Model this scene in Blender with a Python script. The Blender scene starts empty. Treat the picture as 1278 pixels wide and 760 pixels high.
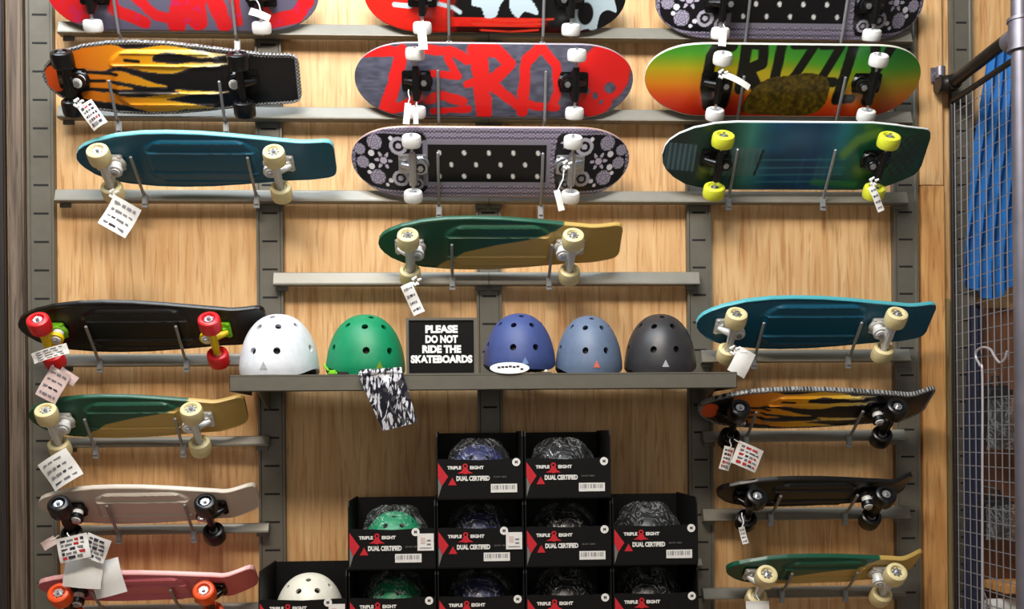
import bpy, bmesh, math, random
import numpy as np
from mathutils import Vector, Matrix
random.seed(7); np.random.seed(7)
S = bpy.context.scene
COL = S.collection

# ------------------------------------------------------------------ camera
W_PX, H_PX, F_PX = 1278.0, 760.0, 1280.0
CAM = Vector((0.0, -3.0, 1.5)); YAW = math.radians(3.08); ROLL = 0.0095; HORIZON = 540.0
_F = Vector((math.sin(YAW), math.cos(YAW), 0)); _R0 = Vector((math.cos(YAW), -math.sin(YAW), 0)); _Z = Vector((0, 0, 1))
_R = _R0*math.cos(ROLL) - _Z*math.sin(ROLL); _U = _Z*math.cos(ROLL) + _R0*math.sin(ROLL)
cam_d = bpy.data.cameras.new('camera'); cam = bpy.data.objects.new('camera', cam_d); COL.objects.link(cam)
cam_d.sensor_width = 36.0; cam_d.lens = 36.0*F_PX/W_PX; cam_d.shift_y = (HORIZON-H_PX/2)/W_PX
m = Matrix.Identity(4)
for i in range(3):
    m[i][0] = _R[i]; m[i][1] = _U[i]; m[i][2] = -_F[i]; m[i][3] = CAM[i]
cam.matrix_world = m
S.camera = cam

def P(u, v, d=0.0):
    """world point on the vertical plane d metres in front of the wall, seen at pixel (u, v) of the photograph"""
    r = _F + _R*((u-W_PX/2)/F_PX) + _U*((HORIZON-v)/F_PX)
    t = (-d-CAM.y)/r.y
    return CAM + r*t

# ------------------------------------------------------------------ world, lights, exposure
def srgb(r, g=None, b=None):
    if g is None: r, g, b = r
    f = lambda c: (c/12.92 if c <= 0.04045 else ((c+0.055)/1.055)**2.4)
    return (f(r/255), f(g/255), f(b/255), 1.0)

wd = bpy.data.worlds.new('world'); S.world = wd; wd.use_nodes = True
bg = wd.node_tree.nodes['Background']; bg.inputs[0].default_value = (1.0, 0.93, 0.84, 1); bg.inputs[1].default_value = 0.11

def area(name, loc, target, sx, sy, power, color):
    l = bpy.data.lights.new(name, 'AREA'); l.shape = 'RECTANGLE'; l.size = sx; l.size_y = sy; l.energy = power; l.color = color
    o = bpy.data.objects.new(name, l); COL.objects.link(o); o.location = loc
    o.rotation_euler = (Vector(target)-Vector(loc)).to_track_quat('-Z', 'Y').to_euler()
    return o
area('ceiling_track_light', (-0.5, -1.1, 3.6), (0, 0, 2.3), 2.8, 0.25, 50, (0.80, 0.91, 1.0))
area('ceiling_panel_light', (-0.5, -2.3, 3.85), (0, 0, 1.7), 1.7, 0.45, 78, (1.0, 0.90, 0.78))
area('front_fill_light', (0.0, -7.5, 1.9), (0, 0, 1.6), 6.0, 2.6, 30, (1.0, 0.93, 0.84))  # unseen frontal fill, added to brighten the downward-facing deck undersides
S.view_settings.view_transform = 'Standard'; S.view_settings.look = 'None'
S.view_settings.gamma = 1.0; S.view_settings.use_curve_mapping = False
S.view_settings.exposure = 0.27

# ------------------------------------------------------------------ materials
MATS = {}
def mat(name, rgb, rough=0.5, metal=0.0, vary=0.06, nscale=60, bump=0.0, alpha=1.0, spec=0.5, coat=0.0):
    if name in MATS: return MATS[name]
    m = bpy.data.materials.new(name); m.use_nodes = True; nt = m.node_tree; b = nt.nodes['Principled BSDF']
    c = srgb(rgb)
    tc = nt.nodes.new('ShaderNodeTexCoord'); n = nt.nodes.new('ShaderNodeTexNoise'); n.inputs['Scale'].default_value = nscale; n.inputs['Detail'].default_value = 3
    nt.links.new(tc.outputs['Object'], n.inputs['Vector'])
    r = nt.nodes.new('ShaderNodeValToRGB')
    r.color_ramp.elements[0].position = .3; r.color_ramp.elements[1].position = .7
    r.color_ramp.elements[0].color = tuple(x*(1-vary) for x in c[:3])+(1,)
    r.color_ramp.elements[1].color = tuple(min(1, x*(1+vary)) for x in c[:3])+(1,)
    nt.links.new(n.outputs['Fac'], r.inputs['Fac']); nt.links.new(r.outputs['Color'], b.inputs['Base Color'])
    b.inputs['Roughness'].default_value = rough; b.inputs['Metallic'].default_value = metal
    b.inputs['Specular IOR Level'].default_value = spec; b.inputs['Coat Weight'].default_value = coat
    b.inputs['Alpha'].default_value = alpha
    if bump:
        bn = nt.nodes.new('ShaderNodeBump'); bn.inputs['Strength'].default_value = bump; bn.inputs['Distance'].default_value = 0.002
        nt.links.new(n.outputs['Fac'], bn.inputs['Height']); nt.links.new(bn.outputs['Normal'], b.inputs['Normal'])
    MATS[name] = m; return m

def mat_attr(name, rough=0.35, coat=0.3):
    if name in MATS: return MATS[name]
    m = bpy.data.materials.new(name); m.use_nodes = True; nt = m.node_tree; b = nt.nodes['Principled BSDF']
    a = nt.nodes.new('ShaderNodeAttribute'); a.attribute_name = 'Col'
    nt.links.new(a.outputs['Color'], b.inputs['Base Color'])
    b.inputs['Roughness'].default_value = rough; b.inputs['Coat Weight'].default_value = coat; b.inputs['Coat Roughness'].default_value = .15
    MATS[name] = m; return m

def mat_wood(name, light, dark, streak, sx=20, sz=1.5, rough=.55):
    m = bpy.data.materials.new(name); m.use_nodes = True; nt = m.node_tree; b = nt.nodes['Principled BSDF']; N = nt.nodes.new; Lk = nt.links.new
    tc = N('ShaderNodeTexCoord'); mp = N('ShaderNodeMapping'); mp.inputs['Scale'].default_value = (sx, sx, sz)
    Lk(tc.outputs['Object'], mp.inputs['Vector'])
    n1 = N('ShaderNodeTexNoise'); n1.inputs['Scale'].default_value = 1.0; n1.inputs['Detail'].default_value = 4; n1.inputs['Distortion'].default_value = 2.6
    Lk(mp.outputs[0], n1.inputs['Vector'])
    r1 = N('ShaderNodeValToRGB'); r1.color_ramp.elements[0].position = .32; r1.color_ramp.elements[1].position = .68
    r1.color_ramp.elements[0].color = srgb(dark); r1.color_ramp.elements[1].color = srgb(light); Lk(n1.outputs['Fac'], r1.inputs['Fac'])
    mp2 = N('ShaderNodeMapping'); mp2.inputs['Scale'].default_value = (105, 105, 6); Lk(tc.outputs['Object'], mp2.inputs['Vector'])
    n2 = N('ShaderNodeTexNoise'); n2.inputs['Scale'].default_value = 1.0; n2.inputs['Detail'].default_value = 2; n2.inputs['Distortion'].default_value = .7; Lk(mp2.outputs[0], n2.inputs['Vector'])
    r2 = N('ShaderNodeValToRGB'); r2.color_ramp.elements[0].position = .53; r2.color_ramp.elements[1].position = .68
    r2.color_ramp.elements[0].color = (0, 0, 0, 1); r2.color_ramp.elements[1].color = (1, 1, 1, 1); Lk(n2.outputs['Fac'], r2.inputs['Fac'])
    mu = N('ShaderNodeMath'); mu.operation = 'MULTIPLY'; mu.inputs[1].default_value = .6; Lk(r2.outputs['Color'], mu.inputs[0])
    mx = N('ShaderNodeMix'); mx.data_type = 'RGBA'; Lk(mu.outputs[0], mx.inputs[0]); Lk(r1.outputs['Color'], mx.inputs[6]); mx.inputs[7].default_value = srgb(streak)
    Lk(mx.outputs[2], b.inputs['Base Color']); b.inputs['Roughness'].default_value = rough
    bn = N('ShaderNodeBump'); bn.inputs['Strength'].default_value = .15; bn.inputs['Distance'].default_value = .001
    Lk(n2.outputs['Fac'], bn.inputs['Height']); Lk(bn.outputs['Normal'], b.inputs['Normal'])
    MATS[name] = m; return m

def mat_film(name, tint=(196, 198, 200), opac=.16):
    m = bpy.data.materials.new(name); m.use_nodes = True; nt = m.node_tree
    out = nt.nodes['Material Output']; b = nt.nodes['Principled BSDF']
    b.inputs['Base Color'].default_value = srgb(tint); b.inputs['Roughness'].default_value = .10; b.inputs['Specular IOR Level'].default_value = 1.0
    tr = nt.nodes.new('ShaderNodeBsdfTransparent'); mx = nt.nodes.new('ShaderNodeMixShader')
    n = nt.nodes.new('ShaderNodeTexNoise'); n.inputs['Scale'].default_value = 11; n.inputs['Detail'].default_value = 3; n.inputs['Distortion'].default_value = 2.2
    tc = nt.nodes.new('ShaderNodeTexCoord'); nt.links.new(tc.outputs['Object'], n.inputs['Vector'])
    r = nt.nodes.new('ShaderNodeValToRGB'); cr = r.color_ramp; cr.elements[0].position = .44; cr.elements[1].position = .462; cr.elements[0].color = (.03,)*3+(1,); cr.elements[1].color = (.34,)*3+(1,)
    for p_, v_ in ((.484, .03), (.57, .03), (.588, .40), (.606, .03)): cr.elements.new(p_).color = (v_,)*3+(1,)  # thin pale bands paint crinkle highlights into the film
    nt.links.new(n.outputs['Fac'], r.inputs['Fac']); nt.links.new(r.outputs['Color'], mx.inputs[0])
    nt.links.new(tr.outputs[0], mx.inputs[1]); nt.links.new(b.outputs[0], mx.inputs[2]); nt.links.new(mx.outputs[0], out.inputs[0])
    bn = nt.nodes.new('ShaderNodeBump'); bn.inputs['Strength'].default_value = .8; bn.inputs['Distance'].default_value = .010
    nt.links.new(n.outputs['Fac'], bn.inputs['Height']); nt.links.new(bn.outputs['Normal'], b.inputs['Normal'])
    MATS[name] = m; return m

PLY = mat_wood('plywood', (226, 186, 134), (204, 154, 98), (168, 112, 62))
PLY2 = mat_wood('pine_board', (218, 166, 104), (192, 134, 74), (150, 92, 46))
OLDW = mat_wood('weathered_wood', (122, 106, 92), (72, 58, 48), (40, 30, 24), 34, 1.2, .8)
DARKW = mat_wood('dark_wood', (46, 34, 28), (28, 21, 18), (14, 11, 10), 30, 1.2, .7)
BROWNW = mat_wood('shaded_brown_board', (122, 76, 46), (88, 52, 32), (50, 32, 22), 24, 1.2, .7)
STEEL = mat('fixture_paint', (100, 96, 86), .45, .1, .05, 40)
RAILM = mat('rail_paint', (130, 127, 117), .40, .1, .05, 30)
SLOT = mat('slot_black', (16, 15, 15), .8)
PRONG = mat('prong_zinc', (150, 152, 154), .35, .4)
BLACKM = mat('black_metal', (10, 10, 11), .32, .0, .1, 80, spec=.5)
SILVER = mat('silver_metal', (200, 200, 204), .28, .85)
WHITEM = mat('white_truck_paint', (214, 214, 212), .38, .1)
REDM = mat('red_paint', (205, 24, 34), .4); LIME = mat('lime_plastic', (130, 210, 40), .4); YELM = mat('yellow_paint', (236, 200, 20), .4)
U_CREAM = mat('cream_urethane', (226, 210, 158), .42); U_WHITE = mat('white_urethane', (238, 238, 236), .35)
U_RED = mat('red_urethane', (226, 30, 40), .35); U_ORANGE = mat('orange_urethane', (240, 84, 30), .35)
U_BLACK = mat('black_urethane', (12, 11, 13), .3); U_YEL = mat('yellow_urethane', (222, 228, 60), .35)
PAPER = mat('white_card', (226, 224, 220), .6, vary=.03); PINKP = mat('pinkish_card', (214, 190, 186), .6)
INK = mat('dark_print', (44, 40, 56), .5); INKG = mat('grey_print', (120, 116, 124), .5); INKR = mat('red_print', (190, 40, 50), .5)
STRING = mat('white_cord', (236, 236, 236), .5)
CARD = mat('black_cardboard', (14, 13, 13), .55, vary=.15, spec=.2); CARDIN = mat('cardboard_inside', (34, 26, 22), .8)
PRED = mat('red_carton_ink', (196, 28, 42), .45); PGREY = mat('grey_carton_ink', (112, 110, 106), .5); PWHITE = mat('white_carton_ink', (228, 226, 222), .5)
GRIP = mat('grip_black', (20, 20, 20), .95, bump=.4, nscale=300); MAPLE = mat('maple_ply_edge', (206, 176, 132), .5)
FILM = mat_film('clear_plastic_film'); PIPE = mat('dark_steel_pipe', (52, 48, 46), .38, .6, .2, 20)
PIPEG = mat('grey_steel_pipe', (128, 124, 134), .4, .6, .1, 20); WIRE = mat('grey_wire', (158, 158, 164), .35, .6)
BLUEF = mat('blue_fabric', (10, 98, 172), .75, vary=.25, nscale=14); NAVYF = mat('navy_fabric', (30, 36, 60), .8)
NEARBLACK = mat('near_black_fabric', (26, 23, 26), .7)
FLOORM = mat('pale_floor', (150, 142, 132), .5, vary=.1, nscale=4)
SIGNB = mat('sign_black', (8, 8, 9), .5, spec=.2); SIGNT = mat('sign_white', (240, 240, 240), .5)

# ------------------------------------------------------------------ mesh builder
class MB:
    def __init__(s): s.v = []; s.f = []; s.m = []
    def add(s, vs, fs, mi=0):
        o = len(s.v); s.v += [tuple(x) for x in vs]; s.f += [tuple(i+o for i in f) for f in fs]; s.m += [mi]*len(fs); return s
    def box(s, a, b, mi=0):
        x0, y0, z0 = a; x1, y1, z1 = b
        return s.add([(x0,y0,z0),(x1,y0,z0),(x1,y1,z0),(x0,y1,z0),(x0,y0,z1),(x1,y0,z1),(x1,y1,z1),(x0,y1,z1)],
              [(0,3,2,1),(4,5,6,7),(0,1,5,4),(1,2,6,5),(2,3,7,6),(3,0,4,7)], mi)
    def bbox(s, a, b, r=.003, mi=0, seg=2):
        """a box with rounded edges"""
        bm = bmesh.new(); c = [(a[i]+b[i])/2 for i in range(3)]; d = [abs(b[i]-a[i]) for i in range(3)]
        bmesh.ops.create_cube(bm, size=1.0)
        for v in bm.verts: v.co = Vector((v.co.x*d[0]+c[0], v.co.y*d[1]+c[1], v.co.z*d[2]+c[2]))
        bmesh.ops.bevel(bm, geom=list(bm.edges), offset=min(r, min(d)*.45), segments=seg, affect='EDGES')
        bm.verts.index_update(); s.add([v.co[:] for v in bm.verts], [[v.index for v in f.verts] for f in bm.faces], mi); bm.free(); return s
    def tube(s, pts, r, n=10, mi=0, caps=True):
        pts = [Vector(p) for p in pts]; rr = r if isinstance(r, (list, tuple)) else [r]*len(pts)
        vs = []; prev = None
        for i, p in enumerate(pts):
            t = ((pts[min(i+1, len(pts)-1)]-pts[max(i-1, 0)])).normalized()
            if prev is None:
                a = Vector((0, 0, 1)) if abs(t.z) < .9 else Vector((1, 0, 0)); prev = (a - t*a.dot(t)).normalized()
            else: prev = (prev - t*prev.dot(t)).normalized()
            q = t.cross(prev)
            for k in range(n):
                an = 2*math.pi*k/n; vs.append(p + (prev*math.cos(an)+q*math.sin(an))*rr[i])
        fs = [(i*n+k, i*n+(k+1) % n, (i+1)*n+(k+1) % n, (i+1)*n+k) for i in range(len(pts)-1) for k in range(n)]
        if caps: fs += [tuple(range(n))[::-1], tuple((len(pts)-1)*n+k for k in range(n))]
        return s.add(vs, fs, mi)
    def lathe(s, prof, axis='y', c=(0, 0, 0), n=28, mi=0, closed=False):
        vs = []; c = Vector(c)
        for r, h in prof:
            for k in range(n):
                an = 2*math.pi*k/n; a, b = r*math.cos(an), r*math.sin(an)
                vs.append(c+Vector({'y': (a, h, b), 'z': (a, b, h), 'x': (h, a, b)}[axis]))
        L = len(prof); fs = [(i*n+k, i*n+(k+1) % n, ((i+1) % L)*n+(k+1) % n, ((i+1) % L)*n+k) for i in range(L if closed else L-1) for k in range(n)]
        if not closed: fs += [tuple(range(n))[::-1], tuple((L-1)*n+k for k in range(n))]
        return s.add(vs, fs, mi)
    def hull(s, pts, mi=0):
        bm = bmesh.new()
        for p in pts: bm.verts.new(p)
        bmesh.ops.convex_hull(bm, input=list(bm.verts)); bm.verts.index_update()
        loose = [v for v in bm.verts if not v.link_faces]
        bmesh.ops.delete(bm, geom=loose, context='VERTS'); bm.verts.index_update()
        s.add([v.co[:] for v in bm.verts], [[v.index for v in f.verts] for f in bm.faces], mi); bm.free(); return s
    def poly(s, pts, y0, y1, mi=0):
        """prism: outline in x,z extruded along y"""
        n = len(pts); vs = [(p[0], y0, p[1]) for p in pts]+[(p[0], y1, p[1]) for p in pts]
        return s.add(vs, [tuple(range(n)), tuple(range(n, 2*n))[::-1]]+[(i, i+n, (i+1) % n+n, (i+1) % n) for i in range(n)], mi)
    def mesh(s, name, mats, smooth=True):
        me = bpy.data.meshes.new(name); me.from_pydata([tuple(v) for v in s.v], [], s.f)
        for mm in (mats if isinstance(mats, (list, tuple)) else [mats]): me.materials.append(mm)
        me.polygons.foreach_set('material_index', s.m)
        bm = bmesh.new(); bm.from_mesh(me); bmesh.ops.recalc_face_normals(bm, faces=list(bm.faces)); bm.to_mesh(me); bm.free()
        if smooth:
            me.polygons.foreach_set('use_smooth', [True]*len(me.polygons)); me.set_sharp_from_angle(angle=math.radians(38))
        me.update(); return me
    def build(s, name, mats, parent=None, smooth=True): return link(name, s.mesh(name, mats, smooth), parent)

def link(name, me, parent=None):
    o = bpy.data.objects.new(name, me); COL.objects.link(o)
    if parent: o.parent = parent
    return o
def tag(o, label, cat, group=None):
    o['label'] = label; o['category'] = cat
    if group: o['group'] = group
    return o
def thing(name, label, cat, loc=(0, 0, 0), rot=(0, 0, 0), group=None):
    o = bpy.data.objects.new(name, None); COL.objects.link(o); o.location = loc; o.rotation_euler = rot; o.empty_display_size = .02
    return tag(o, label, cat, group)
def struct(o): o['kind'] = 'structure'; return o
def copy_tree(o, parent=None):
    c = o.copy(); COL.objects.link(c); c.parent = parent
    for ch in list(o.children): copy_tree(ch, c)
    return c
def text_mesh(txt, size, mats, thick=.0006, bold=0.0, sx=1.0, align='CENTER'):
    cu = bpy.data.curves.new('t', 'FONT'); cu.body = txt; cu.size = size; cu.align_x = align; cu.align_y = 'CENTER'; cu.extrude = thick; cu.offset = bold; cu.resolution_u = 3
    ob = bpy.data.objects.new('t', cu); COL.objects.link(ob)
    me = bpy.data.meshes.new_from_object(ob.evaluated_get(bpy.context.evaluated_depsgraph_get()))
    bpy.data.objects.remove(ob); bpy.data.curves.remove(cu)
    me.transform(Matrix.Rotation(math.radians(90), 4, 'X') @ Matrix.Diagonal((sx, 1, 1, 1)))
    me.materials.clear(); me.materials.append(mats); return me

# ------------------------------------------------------------------ setting
XL, XR = -2.4, 2.3
edge = P(1176, 380, 0).x
struct(MB().box((XL, 0, 0), (edge, .04, 3.6)).build('wall_back', PLY, smooth=False))
struct(MB().box((edge+.008, 0.0, 0), (XR, .04, 3.6)).build('wall_back_right', PLY, smooth=False))
struct(MB().box((XL, .045, 0), (XR, .08, 3.6)).build('wall_back_core', SLOT, smooth=False))
struct(MB().box((XL, -8.5, -.06), (XR, .08, 0)).build('floor', FLOORM, smooth=False))
# wood strip beside the right standard: paler upper piece, more orange lower piece
x0, x1 = P(1147, 380, .0).x, P(1176, 380, .0).x
zj = P(1160, 232, .012).z
struct(MB().bbox((x0, -.016, zj+.001), (x1, 0, 3.6), .002).build('trim_1', PLY, smooth=False))
struct(MB().bbox((x0, -.020, 0.002), (x1, 0, zj-.001), .002).build('trim_2', PLY2, smooth=False))
# old planks at the left edge
for k, (a, b, d, mm) in enumerate([(-60, 11, .02, DARKW), (16, 35.5, .03, OLDW)]):
    struct(MB().bbox((P(a, 380, 0).x, -d, .002), (P(b, 380, 0).x, 0, 3.55), .004).build('trim_%d' % (k+3), mm, smooth=False))

# slotted standards -------------------------------------------------
def standard(u0, u1, label, slot_v=231.0):
    x0, x1 = P(u0, 380, .02).x, P(u1, 380, .02).x; w = x1-x0; d = .024
    root = thing('slotted_standard', label, 'wall standard', ((x0+x1)/2, 0, 0), group='slotted wall standards')
    h = MB(); a = w/2
    prof = [(-a, 0), (-a, -d), (-a+.006, -d), (-a+.009, -d+.004), (a-.009, -d+.004), (a-.006, -d), (a, -d), (a, 0)]
    h.add([(p[0], p[1], .30) for p in prof]+[(p[0], p[1], 3.2) for p in prof],
          [(i, i+1, i+9, i+8) for i in range(7)]+[(7, 0, 8, 15), tuple(range(8)), tuple(range(15, 7, -1))])
    h.build('channel', STEEL, root, smooth=False)
    st = .0807; z = P((u0+u1)/2, slot_v, .02).z; z -= st*int((z-.35)/st)
    sl = MB()
    while z < 3.15:
        sl.box((-a+.016, -d+.0035, z-.0028), (a-.016, -d+.0041, z+.0028)); z += st
    o = sl.build('slot', SLOT, root, smooth=False); o['kind'] = 'stuff'
    return root
standard(36, 69, 'leftmost full-height grey slotted standard, beside the weathered plank')
standard(321, 354, 'grey slotted standard behind left end of the helmet shelf')
standard(595, 626, 'middle grey slotted standard, behind the black sign and boxes')
standard(858, 888, 'grey slotted standard behind right end of the helmet shelf')
standard(1116, 1146, 'grey slotted standard next to the pine strip on the right')
standard(1190, 1216, 'rightmost pale slotted standard seen behind the wire grid')

# rails ---------------------------------------------------------------
def rail(u0, u1, vt, vb, um, label):
    zt, zb = P(um, vt, .05).z, P(um, vb, .05).z; x0, x1 = P(u0, vt, .05).x, P(u1, vt, .05).x
    root = thing('display_rail', label, 'rail', ((x0+x1)/2, -.026, zb), group='horizontal display rails'); h = zt-zb; L = (x1-x0)/2
    prof = [(.0, 0), (-.026, 0), (-.0305, .002), (-.0305, .0045), (-.027, .007), (-.017, h-.002), (-.014, h), (0, h)]
    n = len(prof)
    MB().add([(-L, p[0], p[1]) for p in prof]+[(L, p[0], p[1]) for p in prof],
             [(i, (i+1) % n, (i+1) % n+n, i+n) for i in range(n)]+[tuple(range(n)), tuple(range(2*n-1, n-1, -1))]).build('bar', RAILM, root, smooth=False)
    for s in (-1, 1):
        c = s*(L-.022); MB().bbox((c-.016, -.004, -.012), (c+.016, .0015, 0.0005), .001).build('end_bracket', STEEL, root)
    return root
RAILS = [
 (72, 609.6, 31, 48, 610, 'topmost display rail, left length'), (610.4, 1138, 31, 48, 610, 'topmost display rail, right length'),
 (72, 609.6, 134, 151, 610, 'second display rail from the top, left length'), (610.4, 1138, 134, 151, 610, 'second display rail from the top, right length'),
 (68, 609.6, 237, 253, 610, 'third display rail, left length under the teal board'), (610.4, 1133, 237, 253, 610, 'third display rail, right length under the green and blue board'),
 (341, 609.6, 339, 356, 610, 'short rail under left half of the middle green and gold board'), (610.4, 873, 339, 356, 610, 'short rail under right half of the middle green and gold board'),
 (70, 335, 441, 457, 200, 'rail under the large black board at left'), (876, 1136, 436, 452, 1000, 'rail under the teal board at right'),
 (75, 335, 545, 558, 200, 'rail under the left green and gold board'), (878, 1130, 537, 551, 1000, 'rail under the right flame board'),
 (75, 335, 655, 667, 200, 'rail under the beige board'), (878, 1136, 634, 649, 1000, 'rail under the small black board at right'),
 (75, 335, 755, 768, 200, 'rail under the pink board'), (878, 1130, 733, 746, 1000, 'rail under the lowest green and gold board at right'),
 (340, 876, 702, 711, 600, 'rail behind the bottom row of helmet boxes')]
for r in RAILS: rail(*r[:5], 'grey steel ' + r[5])

# ------------------------------------------------------------------ deck artwork (surface print, stored per vertex)
def sm(a, b, x): t = np.clip((x-a)/(b-a+1e-9), 0, 1); return t*t*(3-2*t)
def lerp(c, col, w): return c*(1-w[:, None]) + np.array(col, float)[None, :]*w[:, None]
def stroke(px, py, pts, r, aa=2.0):
    d = np.full(px.shape, 1e9)
    for (x0, y0), (x1, y1) in zip(pts[:-1], pts[1:]):
        dx, dy = x1-x0, y1-y0; t = np.clip(((px-x0)*dx+(py-y0)*dy)/(dx*dx+dy*dy+1e-9), 0, 1)
        d = np.minimum(d, np.hypot(px-x0-t*dx, py-y0-t*dy))
    return 1-sm(r-aa, r+aa, d)
def ell(px, py, cx, cy, rx, ry, aa=.08): return 1-sm(1-aa, 1+aa, np.hypot((px-cx)/rx, (py-cy)/ry))
def smooth_poly(pts, k=6):
    n = len(pts); out = []
    for i in range(n):
        p0, p1, p2, p3 = [np.array(pts[(i+j-1) % n], float) for j in range(4)]
        for t in np.linspace(0, 1, k, endpoint=False):
            out.append(tuple(.5*((2*p1)+(-p0+p2)*t+(2*p0-5*p1+4*p2-p3)*t*t+(-p0+3*p1-3*p2+p3)*t**3)))
    return out
def inpoly(px, py, pts):
    ins = np.zeros(px.shape, bool); n = len(pts)
    for i in range(n):
        x0, y0 = pts[i]; x1, y1 = pts[(i+1) % n]
        if y0 == y1: continue
        c = ((y0 > py) != (y1 > py)) & (px < (x1-x0)*(py-y0)/(y1-y0)+x0); ins ^= c
    return ins.astype(float)
def vnoise(x, y, seed=0):
    xi, yi = np.floor(x).astype(int), np.floor(y).astype(int); fx, fy = x-xi, y-yi
    fx = fx*fx*(3-2*fx); fy = fy*fy*(3-2*fy)
    h = lambda a, b: (np.sin(a*127.1+b*311.7+seed*74.7)*43758.5453) % 1.0
    return (h(xi, yi)*(1-fx)+h(xi+1, yi)*fx)*(1-fy)+(h(xi, yi+1)*(1-fx)+h(xi+1, yi+1)*fx)*fy

RED_, GRY_ = (226, 34, 32), (84, 84, 100)
def art_zero(X, Y):
    px, py = 65+X*1130, 318-Y*150
    px = px+8*(vnoise(px/30, py/30, 1)-.5); py = py+8*(vnoise(px/30, py/30, 2)-.5)
    c = np.tile(np.array(GRY_, float), (len(X), 1)); c *= (.85+.35*vnoise(px/26, py/9, 3))[:, None]
    R = np.zeros(len(X))
    for pts, r in [([(112, 215), (262, 206)], 19), ([(262, 205), (225, 330), (188, 440)], 24), ([(180, 442), (250, 425), (320, 385)], 20),
                   ([(350, 198), (470, 205), (520, 235)], 17), ([(440, 225), (480, 300), (380, 290)], 15), ([(360, 395), (420, 375), (500, 400)], 18), ([(380, 440), (520, 430)], 12),
                   ([(560, 190), (572, 300), (585, 445)], 30), ([(540, 195), (640, 200), (685, 250), (640, 300), (590, 320)], 22), ([(600, 320), (660, 365), (725, 415)], 19), ([(520, 330), (560, 310)], 14),
                   ([(800, 190), (752, 240), (745, 330), (740, 440)], 20), ([(820, 190), (872, 250), (885, 340), (860, 420)], 17), ([(745, 400), (800, 420), (880, 420)], 15)]:
        R = np.maximum(R, stroke(px, py, pts, r*1.1))
    R = np.maximum(R, ell(px, py, 1068, 290, 112, 114)); R = np.maximum(R, ell(px, py, 1035, 400, 72, 60))
    for e in [(1098, 345, 26, 24), (1035, 372, 12, 16), (1062, 400, 8, 9), (1000, 350, 12, 14)]: R = R*(1-ell(px, py, *e, .2))
    return lerp(c, RED_, R)
def art_zero_cropped(X, Y):
    px, py = 65+X*1130, 318-Y*150
    px = px+10*(vnoise(px/30, py/30, 5)-.5)
    c = np.tile(np.array((104, 100, 124), float), (len(X), 1)); R = ell(px, py, 160, 330, 130, 110)
    for pts, r in [([(330, 200), (350, 380), (470, 430)], 26), ([(420, 300), (520, 400), (600, 420)], 22), ([(560, 200), (640, 330), (600, 440)], 40), ([(700, 200), (690, 420)], 42), ([(760, 300), (800, 430)], 34), ([(840, 240), (860, 420)], 22),
                   ([(930, 210), (960, 330), (990, 420)], 22), ([(1000, 420), (1100, 400), (1150, 330)], 30), ([(400, 200), (900, 210)], 26)]: R = np.maximum(R, stroke(px, py, pts, r, 3))
    c = lerp(c, (226, 34, 40), R)
    return lerp(c, (205, 40, 110), R*(vnoise(px/22, py/22, 8) > .78)*.6)
def art_bones(X, Y):
    px, py = 455+X*328, -5-Y*45
    c = np.tile(np.array((232, 38, 26), float), (len(X), 1)); c *= (.95+.1*vnoise(px/5, py/5, 3))[:, None]
    K = sm(560, 575, px+6*vnoise(px/4, py/4, 2)); c = lerp(c, (14, 12, 16), K*(py < 20)); c = lerp(c, (14, 12, 16), sm(668, 690, px)); c = lerp(c, (50, 10, 10), K*(py >= 32))
    pale = (206, 226, 236)
    B = np.zeros(len(X))
    for pl in [[(596, -20), (640, -24), (624, 4), (619, 18), (606, 21), (600, 8), (588, 4)], [(640, -10), (662, -2), (672, 16), (655, 12), (646, 20), (636, 8)],
               [(712, 38), (716, 8), (725, -12), (758, -16), (772, 12), (760, 10), (750, 16), (745, 37), (735, 33), (724, 36)], [(560, -30), (590, -35), (585, -15), (565, -12)]]:
        B = np.maximum(B, inpoly(px, py, smooth_poly(pl, 4)))
    B = np.maximum(B, stroke(px, py, [(493, 6), (512, 7)], 3.2, .5)); B = np.maximum(B, stroke(px, py, [(545, 3), (565, 8), (574, 14)], 2.6, .5))
    B = B*(1-ell(px, py, 731, 14, 10, 14)); c = lerp(c, pale, B)
    for y, a, b in [(22, 600, 690), (28, 590, 680), (36, 600, 672)]: c = lerp(c, (230, 60, 40), stroke(px, py, [(a, y), ((a+b)/2, y+2), (b, y-1)], 1.4, .6))
    return c
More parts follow.
